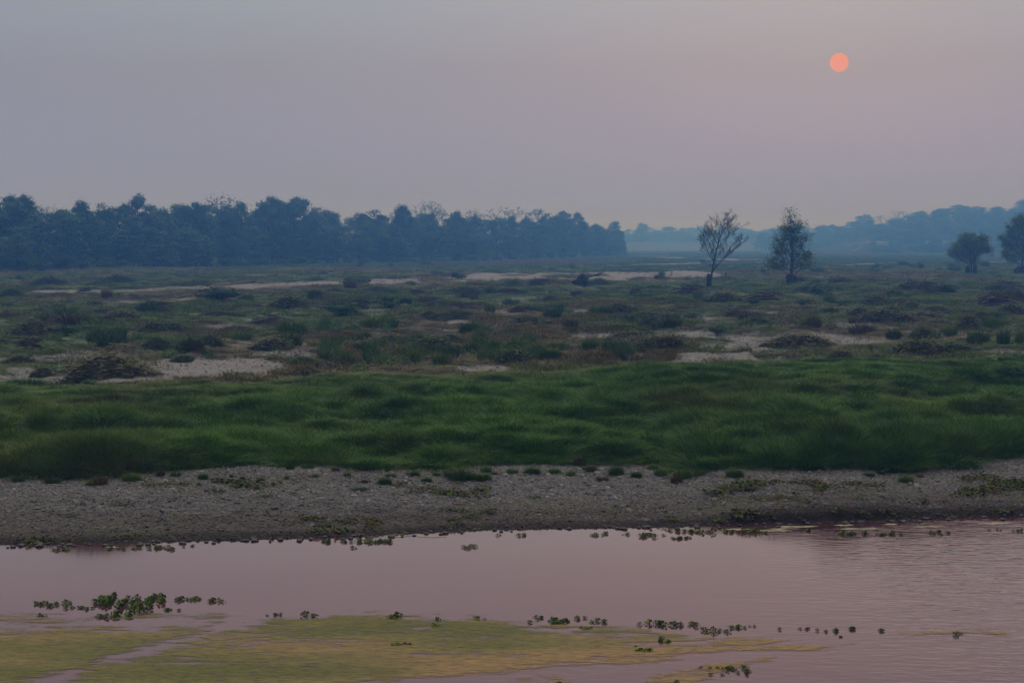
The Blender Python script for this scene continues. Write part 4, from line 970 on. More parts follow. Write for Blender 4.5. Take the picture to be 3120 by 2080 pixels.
# ------------------------------------------------------------------ forest
def trunk_limbs(b, cs, r0=.018, lean=0.0):
    b.tube([(0, 0, -.02), (lean * .3, 0, .25), (lean * .7, 0, .5), (lean, 0, .78)], [r0, r0 * .8, r0 * .55, r0 * .2], 6)
    for c in cs:
        z0 = max(.15, c[2] - .22); x0 = lean * z0 / .78
        b.tube([(x0, 0, z0), ((x0 + c[0]) / 2, c[1] / 2, (z0 + c[2]) / 2 + .02), c], [r0 * .45, r0 * .3, r0 * .1], 4)
def forest_maker(seed, base=.18, shape='layer', m='forest', nleaf=5200, wid=.30, size=.026):
    def f():
        r = random.Random(seed); random.seed(seed); cs = []
        n = 20 if shape != 'sparse' else 15
        for k in range(n):
            q = (k + .5) / n; z = base + (.93 - base) * q
            env = {'layer': (.55 + .45 * math.sin(math.pi * min(1, q * .85 + .15))) if q < .7 else 1.0 - .75 * (q - .7) / .3, 'dome': math.sqrt(max(.05, 1 - (max(0, q - .35) / .66) ** 2)), 'cone': 1.05 - q * .85, 'sparse': .35 + .65 * math.sin(math.pi * q), 'flat': .3 + .9 * q}[shape] * wid
            a = k * 2.4 + r.uniform(-.4, .4); rad = env * r.uniform(.25, 1.0) * (1 if q < .93 else .3)
            cs.append((rad * math.cos(a), rad * math.sin(a), z))
        t = MB(); trunk_limbs(t, cs[::2], lean=r.uniform(-.05, .05))
        b = MB(); per = nleaf // n
        for c in cs:
            px_ = r.uniform(.075, .17) * (1 if shape != 'sparse' else .6); pz = px_ * r.uniform(.38, .72)
            for _ in range(per):
                d = Vector((r.gauss(0, 1), r.gauss(0, 1), r.gauss(.35, .8))).normalized(); rad = r.uniform(.45, 1.05) if r.random() < .88 else r.uniform(1.0, 1.45)
                p = Vector(c) + Vector((d.x * px_, d.y * px_, d.z * pz)) * rad
                b.leaf(p, d * .6 + Vector((r.uniform(-.7, .7), r.uniform(-.7, .7), .8)), size * r.uniform(.6, 1.3))
        return [('trunk', t.mesh('trunk', M['bark']), None), ('crown', b.mesh('crown', M[m]), None)]
    return f
def bare_maker(seed, leaves=0, m='forest_lit'):
    def f():
        r = random.Random(seed); random.seed(seed); t = MB(); b = MB()
        def grow(p, d, L_, rad, dep):
            e = p + d * L_; mid = p + d * L_ * .5 + Vector((r.uniform(-1, 1), r.uniform(-1, 1), r.uniform(0, 1))) * L_ * .07
            t.tube([p, mid, e], [rad, rad * .8, rad * .6], 4 if dep < 2 else 3)
            if dep >= 4:
                for _ in range(leaves): b.leaf(e + Vector((r.gauss(0, .02), r.gauss(0, .02), r.gauss(0, .012))), (r.uniform(-1, 1), r.uniform(-1, 1), 1), .024 * r.uniform(.6, 1.3))
                return
            for _ in range(3):
                nd = (d + Vector((r.uniform(-1, 1), r.uniform(-1, 1), r.uniform(-.15, .5))) * 1.05).normalized()
                grow(e, nd, L_ * r.uniform(.55, .78), max(.0016, rad * .6), dep + 1)
        grow(Vector((0, 0, -.02)), Vector((r.uniform(-.06, .06), 0, 1)).normalized(), .42, .018, 0)
        res = [('trunk', t.mesh('trunk', M['bark']), None)]
        if leaves: res.append(('crown', b.mesh('crown', M[m]), None))
        return res
    return f
FT = Kind('forest_tree', 'tree', [forest_maker(1000, .16, 'layer'), forest_maker(1010, .12, 'layer', wid=.34), forest_maker(1020, .14, 'dome'), forest_maker(1030, .10, 'dome', wid=.34), forest_maker(1040, .10, 'cone', wid=.33), forest_maker(1050, .2, 'layer', wid=.26), forest_maker(1060, .3, 'flat', wid=.3),
                                   forest_maker(1070, .08, 'dome', 'forest_lit', wid=.32), forest_maker(1075, .1, 'layer', wid=.38), forest_maker(1078, .12, 'cone', wid=.28)])
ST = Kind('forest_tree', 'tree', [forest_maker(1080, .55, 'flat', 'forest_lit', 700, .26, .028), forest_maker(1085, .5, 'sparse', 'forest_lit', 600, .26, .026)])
BT = Kind('forest_tree', 'bare tree', [bare_maker(1100), bare_maker(1110, 3), bare_maker(1120, 6)])
BASE = [(-400, 842), (0, 833), (300, 822), (700, 812), (1000, 805), (1500, 795), (1900, 779)]
TOPS = [(-400, 600), (0, 603), (60, 600), (100, 604), (130, 637), (180, 640), (230, 622), (270, 622), (300, 642), (345, 632), (380, 608), (465, 605), (480, 632), (530, 628), (600, 620), (720, 622), (780, 622), (830, 606), (900, 608), (945, 616), (1000, 638), (1050, 650), (1170, 652), (1225, 632), (1280, 645), (1330, 658), (1395, 655), (1450, 660), (1560, 664), (1640, 660), (1700, 654), (1750, 654), (1790, 686), (1870, 688), (1905, 715)]
bx, by = zip(*BASE); tx, ty = zip(*TOPS)
def forest_dist(px): return (CAMZ - .9) * F / (float(np.interp(px, bx, by)) - HOR)
def put_tree(K, v, px, d, top, wpx, label, group=None):
    x = (px - 1560) / F * d; y = d; z = float(H(x, y)); h = CAMZ - z + (HOR - top) / F * d
    w = wpx / F * d / .78 if wpx else h * .9
    return K.put(v, (x, y, z), rr.uniform(0, 6.28), (w, w, h * 1.04), label, group)
SKY = [(35, 598, 190, 0, 'massive dark tree at the left edge of the forest skyline'), (75, 597, 90, 1, 'flat crowned tree top at the far left of the skyline'), (250, 615, 110, 5, 'tree with ragged layered top right of the far left mass'), (325, 628, 80, 6, 'small flat topped tree left of the square crowned tree'),
       (425, 597, 130, 8, 'tall square crowned tree standing above the left forest'), (600, 617, 110, 0, 'low dark crown left of the pale feathery tree'), (735, 618, 90, 5, 'dark crown right of the pale feathery tree'), (830, 600, 130, 0, 'highest peaked crown in the left half of the forest'),
       (905, 604, 120, 1, 'broad dark crown right of the highest peak'), (1135, 647, 110, 6, 'wide flat dark crown over the middle of the forest'), (1230, 628, 80, 5, 'layered tree rising at the middle of the skyline'), (1392, 646, 80, 5, 'dark flat crown right of the bare skyline tree'),
       (1560, 658, 60, 9, 'pointed dark crown right of the pale domed tree'), (1715, 644, 100, 0, 'tall broad tree near the right end of the forest'), (1760, 650, 70, 5, 'second crown joined to the tall tree at the forest end'), (1875, 676, 64, 1, 'tree with dark top at the right tip of the forest'),
       (1815, 684, 80, 8, 'rounded crown near the right tip of the forest')]
for px, top, w, v, lb in SKY: put_tree(FT, v, px, forest_dist(px) * 1.02, top, w * 1.05, lb)
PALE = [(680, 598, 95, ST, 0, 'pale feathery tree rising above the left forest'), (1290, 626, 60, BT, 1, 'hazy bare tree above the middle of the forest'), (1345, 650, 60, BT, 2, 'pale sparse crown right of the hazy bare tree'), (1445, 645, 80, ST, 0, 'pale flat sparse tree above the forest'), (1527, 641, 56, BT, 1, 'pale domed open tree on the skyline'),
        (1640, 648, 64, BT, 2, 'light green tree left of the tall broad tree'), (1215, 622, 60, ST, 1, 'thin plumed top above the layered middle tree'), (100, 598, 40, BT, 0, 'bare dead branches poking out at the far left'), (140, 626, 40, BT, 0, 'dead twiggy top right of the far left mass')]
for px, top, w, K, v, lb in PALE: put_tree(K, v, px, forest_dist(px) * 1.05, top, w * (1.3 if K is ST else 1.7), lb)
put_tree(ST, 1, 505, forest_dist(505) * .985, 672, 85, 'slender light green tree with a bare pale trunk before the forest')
put_tree(FT, 7, 55, forest_dist(55) * .96, 708, 150, 'rounded lighter tree in front of the forest at the left edge')
put_tree(FT, 4, 1895, forest_dist(1895) * .99, 706, 40, 'steep ivy clad tree at the very tip of the forest')
put_tree(FT, 3, 1890, forest_dist(1890) * .97, 742, 55, 'low round tree closing the tip of the forest')
G1 = 'trees of the left forest wall'
px = -260.0
while px < 1890:
    d0 = forest_dist(px); step = 11.0 / d0 * F
    for row in range(4):
        q = px + rr.uniform(-.45, .45) * step; d = d0 * (1.0 + .018 * row + rr.uniform(0, .015)); base = HOR + (CAMZ - .9) * F / d
        top = float(np.interp(q, tx, ty)); full = base - top; fr = (rr.uniform(.42, .68), rr.uniform(.72, .88), rr.uniform(.88, .99), rr.uniform(.93, 1.02))[row]
        if q > 1850: fr *= .9
        put_tree(FT, rr.choice([0, 1, 2, 3, 4, 7, 9, 2, 3, 7] if row == 0 else [0, 1, 2, 5, 8, 9, 3, 7]), q, d, base - full * fr, rr.uniform(14, 20) / d * F * 1.15, 'dark broadleaf tree packed in the hazy wall of the left forest', G1)
    px += step
# undergrowth along the forest foot
px = -260.0
while px < 1895:
    d = forest_dist(px) * rr.uniform(.975, .99); x = (px - 1560) / F * d
    bush.put(rr.randrange(2), (x, d, float(H(x, d)) - .1), rr.uniform(0, 6), (rr.uniform(7, 13), rr.uniform(5, 8), rr.uniform(2.5, 6.5)), 'dark undergrowth bush at the foot of the left forest', 'undergrowth along the forest foot')
    px += 7.5 / d * F
# far woods: three depths on the right
G2 = 'trees of the hazy wooded hill at the right'; G3 = 'faint trees of the farthest woods'; G4 = 'trees of the middle distance woods at the right'
HT = [(2640, 700), (2690, 676), (2740, 668), (2771, 654), (2848, 640), (2924, 632), (2960, 642), (2990, 629), (3048, 634), (3085, 636), (3120, 616), (3400, 605)]
hx, hy = zip(*HT)
q = 2665.0
while q < 3330:
    for row in range(6):
        d = (1980, 2070, 2160, 2250, 2340, 2420)[row] * rr.uniform(.99, 1.01); a = q + rr.uniform(-24, 24); top = float(np.interp(a, hx, hy)); f = (.30, .48, .66, .84, .98, 1.04)[row] * rr.uniform(.96, 1.02)
        base = 783; put_tree(FT, rr.choice([2, 3, 2, 3, 1]), a, d, base - (base - top) * f, rr.uniform(28, 38) / d * F, 'hazy blue tree on the wooded hill at the right edge', G2)
    q += 36
MT = [(2330, 700), (2360, 690), (2450, 686), (2524, 678), (2571, 688), (2600, 668), (2614, 660), (2657, 660), (2680, 690), (2760, 680)]
mx_, my_ = zip(*MT); q = 2335.0
while q < 2740:
    for row in range(3):
        d = (2560, 2640, 2720)[row] * rr.uniform(.99, 1.01); a = q + rr.uniform(-16, 16); top = float(np.interp(a, mx_, my_)); f = (.55, .78, .96)[row] * rr.uniform(.9, 1.02)
        put_tree(FT, rr.choice([0, 1, 2, 3, 8]), a, d, 777 - (777 - top) * f, rr.uniform(26, 36) / d * F, 'hazy blue tree of the woods between lone tree and hill', G4)
    q += 26
put_tree(FT, 2, 2635, 2550, 655, 95, 'broad hazy tree standing highest before the wooded hill'); put_tree(FT, 3, 2372, 2450, 694, 46, 'round hazy tree left behind the second lone tree'); put_tree(FT, 9, 2415, 2450, 692, 44, 'round hazy tree right behind the second lone tree')
put_tree(FT, 2, 1955, 3200, 680, 60, 'faint round crown just beyond the forest tip')
put_tree(BT, 0, 2692, 2400, 655, 70, 'faint bare tree left of the wooded hill'); put_tree(BT, 0, 2745, 2380, 641, 90, 'faint bare tree with spread twigs on the hill shoulder'); put_tree(BT, 1, 2708, 2420, 662, 50, 'faint slim bare tree between two others by the hill')
WT = [(1880, 700), (1940, 690), (2000, 694), (2071, 686), (2167, 691), (2262, 689), (2340, 694), (2457, 684), (2560, 690)]
wx_, wy_ = zip(*WT); q = 1890.0
while q < 2600:
    for row in range(3):
        d = (3350, 3550, 3750)[row] * rr.uniform(.98, 1.02); a = q + rr.uniform(-14, 14); top = float(np.interp(a, wx_, wy_)); f = (.62, .82, .98)[row] * rr.uniform(.9, 1.04)
        put_tree(FT, rr.choice([1, 2, 3, 8, 0]), a, d, 772 - (772 - top) * f, rr.uniform(34, 48) / d * F, 'faint pale tree of the farthest hazy woods', G3)
    q += 27

# pale far houses
def house(px, py, d, wpx, hpx, label):
    w = wpx / F * d; h = hpx / F * d; x = (px - 1560) / F * d; z = CAMZ - (py - HOR) / F * d
    root = empty('far_house', (x, d, z)); b = MB(); dp = w * .5
    b.add([(-w / 2, 0, -2), (w / 2, 0, -2), (w / 2, dp, -2), (-w / 2, dp, -2), (-w / 2, 0, h), (w / 2, 0, h), (w / 2, dp, h), (-w / 2, dp, h)], [[0, 3, 2, 1], [4, 5, 6, 7], [0, 1, 5, 4], [1, 2, 6, 5], [2, 3, 7, 6], [3, 0, 4, 7]]); b.build('wall', M['white'], root)
    b = MB(); e = .6; hh = h * .3 + .3; b.add([(-w / 2 - e, -e, h + .01), (w / 2 + e, -e, h + .01), (w / 2 + e, dp + e, h + .01), (-w / 2 - e, dp + e, h + .01), (-w / 2, dp / 2, h + hh), (w / 2, dp / 2, h + hh)], [[0, 1, 5, 4], [2, 3, 4, 5], [1, 2, 5], [3, 0, 4], [0, 3, 2, 1]]); b.build('roof', M['roof'], root)
    for k in range(4):
        wx = -w / 2 + w * (k + .5) / 4; b = MB(); s = min(.7, h * .3); b.add([(wx - s, -.04, h * .3), (wx + s, -.04, h * .3), (wx + s, -.04, h * .8), (wx - s, -.04, h * .8), (wx - s, .01, h * .3), (wx + s, .01, h * .3), (wx + s, .01, h * .8), (wx - s, .01, h * .8)], [[0, 1, 2, 3], [4, 7, 6, 5], [0, 4, 5, 1], [1, 5, 6, 2], [2, 6, 7, 3], [3, 7, 4, 0]]); b.build('window', M['dark'], root)
    tag(root, label, 'house')
house(2690, 742, 1990, 34, 3.2, 'long pale house under the hazy woods at the right'); house(2293, 741, 2540, 14, 2.6, 'small pale house between the two lone trees'); house(2645, 742, 1980, 9, 3, 'small pale house left of the long one'); house(2877, 739, 1960, 10, 3, 'small pale house left of the round lone tree'); house(2823, 739, 1960, 8, 2.6, 'tiny pale house at the foot of the wooded hill')

# ------------------------------------------------------------------ lone trees on the plain
def lone(name, px, py, label, cat, limbs, tw, leaves, leafm, debris, seed, twl=.9, tlen=22, spread=.75, depth=3, puffs=()):
    """limbs: polylines in metres-per-pixel units around the foot (dx, up, depth, radius)"""
    x0, y0, z0 = on_ground(px, py); m = y0 / F; r = random.Random(seed); random.seed(seed)
    root = empty(name, (x0, y0, z0)); tag(root, label, cat)
    t = MB(); b = MB(); tg = MB()
    def grow(p, d, L_, rad, dep):
        mid = p + d * L_ * .5 + Vector((r.uniform(-1, 1), r.uniform(-1, 1), r.uniform(-.3, .8))) * L_ * .10; e = p + d * L_
        tg.tube([p, mid, e], [max(.018, rad), max(.016, rad * .75), max(.014, rad * .5)], 3)
        if dep <= 1:
            for _ in range(leaves): b.leaf(e + Vector((r.gauss(0, .5), r.gauss(0, .5), r.gauss(0, .4))) * twl, (r.uniform(-1, 1), r.uniform(-1, 1), 1), r.uniform(.16, .34))
        if dep == 0: return
        for _ in range(r.choice([2, 3])):
            grow(p + d * L_ * r.uniform(.45, 1), (d + Vector((r.uniform(-1, 1), r.uniform(-1, 1), r.uniform(-.25, .9))) * spread).normalized(), L_ * r.uniform(.55, .8), max(.012, rad * .6), dep - 1)
    for lb in limbs:
        pts = [Vector((a * m, c * m, b_ * m)) for a, b_, c, _ in lb]; rad = [q[3] * m for q in lb]
        fine = [pts[0]]; fr = [rad[0]]
        for i in range(len(pts) - 1):
            for k in (1, 2, 3):
                fine.append(pts[i].lerp(pts[i + 1], k / 3) + Vector((r.uniform(-1, 1), r.uniform(-1, 1), 0)) * m * .8); fr.append(rad[i] + (rad[i + 1] - rad[i]) * k / 3)
        t.tube(fine, fr, 6)
        n = len(fine)
        for i in range(max(2, int(n * .35)) if lb is limbs[0] else 2, n):
            for _ in range(tw):
                d = (fine[i] - fine[i - 1]).normalized(); side = Vector((r.choice([-1, 1]) * r.uniform(.3, 1), r.uniform(-1, 1), r.uniform(0, .7)))
                grow(fine[i], (d * .6 + side * .8).normalized(), tlen * m * r.uniform(.5, 1.1) * (1 - .35 * i / n), max(.03, fr[i] * .45), depth)
    for (a, c, q, k) in puffs:
        dy = r.uniform(-.7, .7) * q
        for _ in range(k):
            d = Vector((r.gauss(0, 1), r.gauss(0, 1), r.gauss(0, 1))).normalized() * q * r.random() ** .45
            b.leaf(((a + d.x) * m, (dy + d.y) * m, (c + d.z * .8) * m), (r.uniform(-1, 1), r.uniform(-1, 1), .8), r.uniform(.22, .42))
        t.tube([(a * .25 * m, 0, max(20, c * .6) * m), (a * .7 * m, dy * .6 * m, c * .88 * m), (a * m, dy * m, c * m)], [.9 * m, .55 * m, .2 * m], 4)
    t.build('trunk', M['bark'], root); tg.build('twigs', M['bark'], root)
    if leaves: b.build('crown', M[leafm], root)
    if debris:
        db = MB(); st = MB()
        for (a, b_, w, h) in debris:
            n = 10; vs = []; fs = []
            for i in range(5):
                q = i / 4
                for k in range(n):
                    an = 6.283 * k / n; rr_ = w / 2 * m * (.75 + .35 * math.sin(q * 3)) * r.uniform(.75, 1.2); vs.append((a * m + rr_ * math.cos(an), rr_ * math.sin(an), (b_ + h * q) * m + r.uniform(-.1, .1) - .1))
            for i in range(4):
                for k in range(n): fs.append([i * n + k, i * n + (k + 1) % n, (i + 1) * n + (k + 1) % n, (i + 1) * n + k])
            fs.append([4 * n + k for k in range(n)]); db.add(vs, fs)
            for _ in range(60):
                c = Vector((a * m + r.gauss(0, w * .35) * m, r.gauss(0, w * .35) * m, (b_ + r.uniform(0, h)) * m)); dd = Vector((r.uniform(-1, 1), r.uniform(-1, 1), r.uniform(-1, .8))).normalized() * r.uniform(.4, 1.2); st.tube([c, c + dd * .5, c + dd], [.05, .035, .015], 3)
        db.build('flood_debris', M['root'], root); st.build('debris_sticks', M['twig'], root)
    return root, (x0, y0, z0, m)
r1, i1 = lone('bare_tree', 2163, 876, 'nearly leafless tree leaning right with debris wrapped round its foot', 'tree',
    [[(0, 0, 0, 3.6), (6, 45, 0, 3.0), (12, 80, 0, 2.5), (24, 130, 2, 1.9), (36, 165, 0, 1.3), (50, 190, -2, .8), (60, 205, 0, .4)],
     [(12, 78, 0, 1.6), (-4, 104, 6, 1.1), (-14, 130, 8, .8), (-24, 152, 8, .4)], [(14, 92, 0, 1.0), (2, 118, -8, .7), (-12, 150, -10, .4)], [(40, 88, -8, .9), (66, 112, -12, .6), (90, 132, -14, .3)], [(30, 140, 0, .8), (54, 160, 8, .5), (74, 176, 8, .3)], [(8, 50, 0, 1.9), (26, 72, -6, 1.4), (48, 98, -8, 1.0), (66, 130, -10, .5)], [(22, 122, 0, 1.4), (28, 160, 6, .9), (30, 188, 6, .4)],
     [(20, 118, 0, 1.1), (42, 142, 14, .7), (62, 160, 18, .4)], [(20, 112, 0, 1.0), (2, 140, -12, .6), (-2, 168, -12, .3)]], 2, 0, 'tree_leaf', [(-3, 0, 14, 42)], 41, tlen=36, spread=.62, depth=3)
r2, i2 = lone('lone_tree', 2408, 866, 'thin pyramid shaped tree with sparse leaves on a dark root clump', 'tree',
    [[(0, 20, 0, 2.8), (2, 70, 0, 2.2), (4, 120, 0, 1.6), (2, 170, 0, 1.0), (0, 208, 0, .4)], [(6, 25, 3, 1.8), (8, 70, 6, 1.4), (10, 120, 10, .9), (14, 150, 12, .5)], [(2, 66, 0, 1.0), (-26, 84, -8, .7), (-44, 100, -10, .3)], [(4, 62, 0, 1.0), (30, 78, 8, .7), (58, 82, 10, .3)],
     [(3, 90, 0, .9), (-20, 115, 8, .6), (-38, 130, 10, .3)], [(3, 90, 0, .9), (26, 118, -6, .6), (44, 138, -8, .3)], [(2, 50, 0, .9), (30, 52, -10, .5), (60, 62, -14, .3)], [(0, 42, 0, .8), (-26, 52, 6, .5), (-60, 62, 6, .25)], [(2, 130, 0, .7), (20, 152, 6, .5), (26, 168, 8, .25)], [(2, 130, 0, .7), (-16, 152, -6, .5), (-20, 166, -8, .25)],
     [(-6, 30, 0, 1.0), (-30, 46, 0, .7), (-58, 48, 0, .4)]], 2, 2, 'tree_leaf', [(0, 0, 26, 30), (13, 2, 14, 24)], 52, twl=1.5, tlen=15, spread=.85, puffs=[(0, 188, 8, 40), (-6, 166, 12, 60), (8, 160, 12, 60), (-16, 140, 13, 70), (18, 136, 15, 80), (-28, 118, 13, 70), (32, 112, 13, 70), (-38, 96, 12, 70), (45, 92, 13, 70), (-18, 100, 13, 60), (16, 96, 15, 80), (-46, 78, 10, 50), (52, 76, 11, 60), (28, 62, 13, 60), (58, 58, 9, 50), (40, 48, 10, 40), (-24, 70, 10, 40)])
r3, i3 = lone('lone_tree', 2957, 838, 'round dense tree with dark double foot, second from the right', 'tree',
    [[(2, 0, 0, 2.6), (2, 40, 0, 2.0), (-4, 80, 0, 1.3), (-8, 112, 0, .5)], [(12, 0, 3, 2.4), (12, 45, 3, 1.8), (22, 85, 3, 1.2), (28, 108, 4, .5)], [(2, 45, 0, 1.2), (-24, 68, 6, .8), (-44, 84, 8, .4)], [(12, 50, 0, 1.2), (38, 80, -6, .8), (56, 70, -8, .4)], [(2, 50, 0, 1.0), (-14, 84, -14, .7), (-22, 104, -16, .3)],
     [(2, 30, 0, .9), (-28, 46, 8, .6), (-52, 56, 8, .3)], [(12, 60, 0, .9), (8, 90, 18, .6), (6, 108, 20, .3)], [(2, 60, 0, .8), (-22, 92, 4, .5), (-28, 104, 4, .3)], [(12, 70, 0, .8), (34, 96, 6, .5), (40, 104, 6, .3)], [(4, 50, 0, .8), (-30, 60, 12, .5), (-46, 66, 14, .3)], [(12, 50, 0, .8), (30, 66, 14, .5), (44, 76, 16, .3)], [(6, 55, 0, .8), (4, 76, -18, .5), (2, 92, -22, .3)]], 2, 4, 'tree_leaf', [(-8, 0, 15, 28), (14, 0, 12, 30)], 63, twl=1.2, tlen=13, puffs=[(-30, 98, 18, 200), (-8, 114, 18, 220), (8, 100, 20, 220), (26, 106, 17, 200), (40, 88, 15, 170), (-44, 78, 14, 150), (-20, 78, 20, 220), (8, 76, 20, 200), (30, 72, 13, 110), (-34, 56, 13, 90), (-8, 54, 15, 110), (50, 72, 9, 80), (-12, 92, 18, 200), (-50, 58, 10, 60), (14, 50, 14, 110), (-20, 44, 12, 90), (-40, 40, 9, 50), (4, 122, 12, 110), (-16, 120, 9, 70), (22, 116, 9, 70)])
r4, i4 = lone('lone_tree', 3112, 838, 'tall leafy tree cut by the right edge of the picture', 'tree',
    [[(0, 0, 0, 3.2), (4, 60, 0, 2.4), (2, 120, 0, 1.6), (-6, 172, 0, .6)], [(4, 40, 3, 1.8), (26, 90, 6, 1.2), (34, 150, 8, .5)], [(2, 50, 0, 1.2), (-30, 84, 6, .8), (-58, 106, 8, .3)], [(2, 70, 0, 1.2), (-24, 112, -6, .8), (-38, 140, -8, .3)], [(0, 30, 0, 1.1), (-28, 50, 6, .7), (-50, 60, 6, .3)], [(0, 100, 0, 1.0), (-16, 140, -6, .6), (-26, 160, -8, .3)], [(4, 60, 0, 1.0), (40, 90, -6, .7), (60, 110, -8, .3)], [(2, 60, 0, .8), (-20, 76, 14, .5), (-44, 84, 16, .3)], [(2, 90, 0, .8), (-22, 108, 10, .5), (-34, 118, 10, .3)], [(4, 40, 0, .8), (-14, 56, -14, .5), (-34, 48, -16, .3)], [(2, 110, 0, .7), (10, 140, 12, .5), (16, 164, 12, .3)], [(4, 80, 0, .8), (20, 110, -14, .5), (30, 124, -16, .3)]],
    3, 3, 'tree_leaf', [(0, 0, 38, 28)], 74, twl=1.2, tlen=14, puffs=[(-6, 172, 12, 120), (8, 160, 16, 180), (-12, 146, 16, 180), (24, 144, 18, 200), (-28, 126, 14, 150), (4, 124, 20, 220), (-46, 106, 13, 130), (-22, 102, 18, 180), (6, 96, 20, 200), (-40, 78, 14, 130), (-16, 72, 16, 150), (10, 66, 18, 160), (-46, 58, 12, 100), (-20, 48, 14, 100), (36, 116, 20, 220), (44, 84, 20, 220), (56, 120, 14, 150), (36, 56, 16, 120)])
# fallen tree with its root plate up
x0, y0, z0, m = *on_ground(1765, 872), 0; m = y0 / F
root = empty('fallen_tree', (x0, y0, z0)); tag(root, 'uprooted fallen tree with dark root plate and bare branches pointing right', 'fallen tree')
r = random.Random(88); b = MB(); n = 14; vs = [(0, 0, 12 * m)]; fs = []
for i in (1, 2, 3):
    for k in range(n):
        a = 6.283 * k / n; q = i / 3 * r.uniform(.75, 1.15); vs.append(((24 * q * math.cos(a) + 2) * m, r.uniform(-8, 8) * m, (11 + 17 * q * math.sin(a) + (9 if .6 < a < 1.6 else 0)) * m))
for k in range(n): fs.append([0, 1 + k, 1 + (k + 1) % n])
for i in range(2):
    for k in range(n): a = 1 + i * n + k; c = 1 + i * n + (k + 1) % n; fs.append([a, a + n, c + n, c])
fs2 = [[v + len(vs) for v in f[::-1]] for f in fs]; vs2 = [(x, y + 8 * m, z) for x, y, z in vs]
b.add(vs + vs2, fs + fs2); b.build('root_plate', M['root'], root)
b = MB(); b.tube([(0, 0, 14 * m), (22 * m, 0, 26 * m), (50 * m, 0, 34 * m), (75 * m, 0, 42 * m)], [4 * m, 3 * m, 2 * m, .8 * m], 7); b.build('trunk', M['bark'], root)
b = MB()
for (x1, z1, x2, z2) in [(24, 27, 46, 42), (30, 28, 64, 38), (36, 30, 60, 30), (20, 25, 32, 44), (44, 32, 84, 46), (50, 34, 92, 36), (12, 22, 14, 52), (60, 38, 96, 30), (40, 30, 78, 52), (55, 34, 70, 20)]:
    p = Vector((x1 * m, 0, z1 * m)); e = Vector((x2 * m, r.uniform(-14, 14) * m, z2 * m)); b.tube([p, p.lerp(e, .5) + Vector((0, 0, 2 * m)), e], [.8 * m, .55 * m, .25 * m], 4)
    for _ in range(9):
        s = p.lerp(e, r.uniform(.35, 1)); b.tube([s, s + Vector((r.uniform(-2, 10), r.uniform(-8, 8), r.uniform(-3, 7))) * m], [.28 * m, .1 * m], 3)
b.build('branches', M['twig'], root)
b = MB()
for _ in range(40): s = Vector((r.uniform(-22, 24), r.uniform(-6, 10), r.uniform(0, 36))) * m; b.tube([s, s + Vector((r.uniform(-7, 7), r.uniform(-6, 6), r.uniform(-6, 8))) * m], [.4 * m, .12 * m], 3)
b.build('roots', M['root'], root)

# bough with the perched bird, at the foot of the bare tree
x0, y0, z0, m = i1
def bird_mesh(perched):
    b = MB()
    if perched:
        b.tube([(0, .02, -.12), (0, 0, 0), (0, -.02, .16), (0, -.03, .28), (0, -.02, .36), (0, -.03, .42), (0, -.05, .47), (0, -.09, .49)], [.03, .06, .10, .10, .06, .065, .06, .012], 8)
        b.tube([(0, .03, 0), (0, .08, -.22)], [.05, .025], 4)
        for s in (-1, 1): b.tube([(s * .07, -.02, .30), (s * .11, .02, .12), (s * .07, .07, -.10)], [.04, .05, .012], 5)
    else:
        b.tube([(-.30, 0, 0), (-.2, 0, 0), (0, 0, 0), (.16, 0, .01), (.24, 0, .02), (.32, 0, .01)], [.03, .045, .08, .06, .05, .008], 7)
        for s in (-1, 1):
            b.add([(.10, s * .05, .02), (-.10, s * .05, .02), (-.06, s * .42, .14), (.12, s * .40, .15), (-.12, s * .78, .06), (-.02, s * .74, .07), (.10, s * .05, 0), (-.10, s * .05, 0), (-.06, s * .42, .12), (.12, s * .40, .13)], [[0, 1, 2, 3], [3, 2, 4, 5], [6, 9, 8, 7], [9, 5, 4, 8]])
    return b
bx_, bz_ = (2211 - 2163) * m, (876 - 838) * m
b = MB(); b.tube([(3 * m, 0, 28 * m), (24 * m, 0, 30 * m), (bx_ + 3 * m, 0, bz_ - 2 * m)], [1.0 * m, .7 * m, .3 * m], 5); b.build('side_branch', M['bark'], r1)
o = bird_mesh(True).build('perched_bird', M['bird'], None, True); o.location = (x0 + bx_, y0, z0 + bz_ + .05); o.rotation_euler = (0, 0, .7); o.scale = (1.15,) * 3
tag(o, 'dark bird sitting upright on a low branch of the bare tree', 'bird')
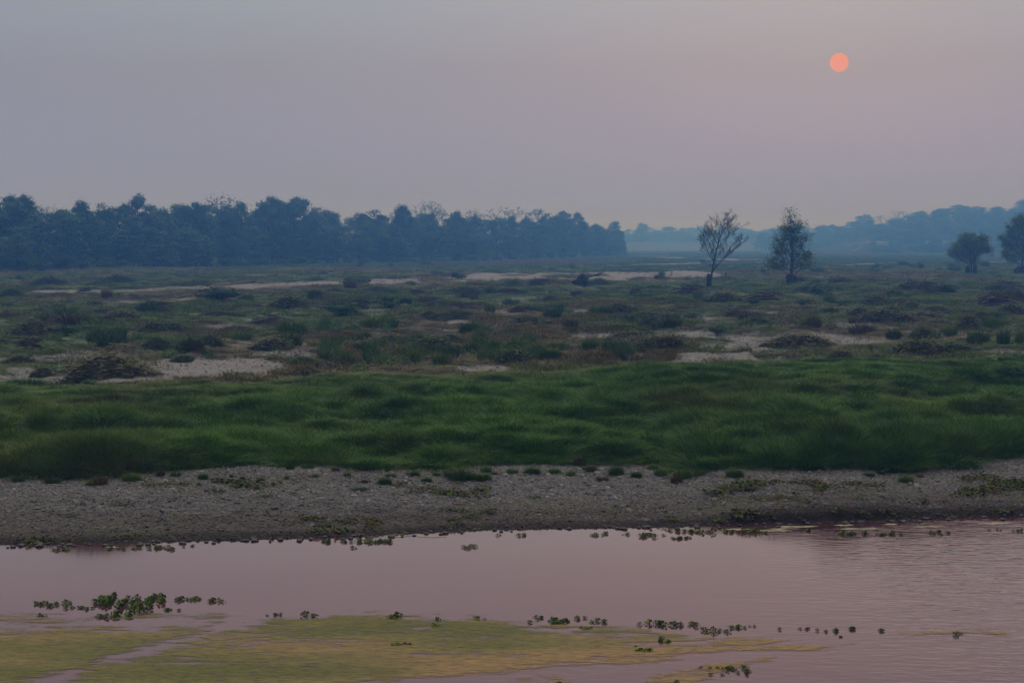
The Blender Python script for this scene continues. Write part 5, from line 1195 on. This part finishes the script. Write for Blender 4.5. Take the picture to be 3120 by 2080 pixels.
for (px, py, d, rx, rz, lb) in [(2010, 122, 330, R(35), 1.2, 'upper of two tiny dark birds flying in the sky'), (2024, 191, 320, R(8), .2, 'lower of two tiny dark birds flying in the sky')]:
    u = (px - 1560) / F; v = (1040 - py) / F; o = bird_mesh(False).build('flying_bird', M['bird'], None, True)
    o.location = (u * d, (cp + v * sp) * d, CAMZ + (-sp + v * cp) * d); o.rotation_euler = (rx, 0, rz); o.scale = (.42,) * 3; tag(o, lb, 'bird', 'birds in the sky')

# ------------------------------------------------------------------ the sun itself, far beyond the haze
import bmesh
bm = bmesh.new(); D = 12000.0; bmesh.ops.create_uvsphere(bm, u_segments=64, v_segments=32, radius=D * 27.8 / F)
me = bpy.data.meshes.new('sun'); bm.to_mesh(me); bm.free(); me.polygons.foreach_set('use_smooth', [True] * len(me.polygons))
m = bpy.data.materials.new('sun disc'); m.use_nodes = True; t = m.node_tree; t.nodes.remove(t.nodes['Principled BSDF'])
e = t.nodes.new('ShaderNodeEmission'); e.inputs[0].default_value = (1.0, .37, .205, 1); e.inputs[1].default_value = .86; t.links.new(e.outputs[0], t.nodes['Material Output'].inputs['Surface'])
m.cycles.emission_sampling = 'NONE'; me.materials.append(m)
o = link('sun', me); o.location = sund * D + Vector((0, 0, CAMZ)); tag(o, 'round pale orange sun hanging low in the hazy sky', 'sun')

# ------------------------------------------------------------------ haze
hz = MB(); X1, Y0, Y1, Z0, Z1 = 2600, -140, 4600, -2.2, 62
hz.add([(-X1, Y0, Z0), (X1, Y0, Z0), (X1, Y1, Z0), (-X1, Y1, Z0), (-X1, Y0, Z1), (X1, Y0, Z1), (X1, Y1, Z1), (-X1, Y1, Z1)], [[0, 3, 2, 1], [4, 5, 6, 7], [0, 1, 5, 4], [1, 2, 6, 5], [2, 3, 7, 6], [3, 0, 4, 7]])
m = bpy.data.materials.new('haze'); m.use_nodes = True; t = m.node_tree; t.nodes.remove(t.nodes['Principled BSDF'])
v = t.nodes.new('ShaderNodeVolumePrincipled'); v.inputs['Color'].default_value = (.14, .40, 1.0, 1); v.inputs['Density'].default_value = .00078
v.inputs['Anisotropy'].default_value = .8; v.inputs['Absorption Color'].default_value = (1, 1, 1, 1)
t.links.new(v.outputs[0], t.nodes['Material Output'].inputs['Volume'])
tag(hz.build('haze', m), 'thin bluish evening haze filling the air over the plain', 'haze', kind='stuff')
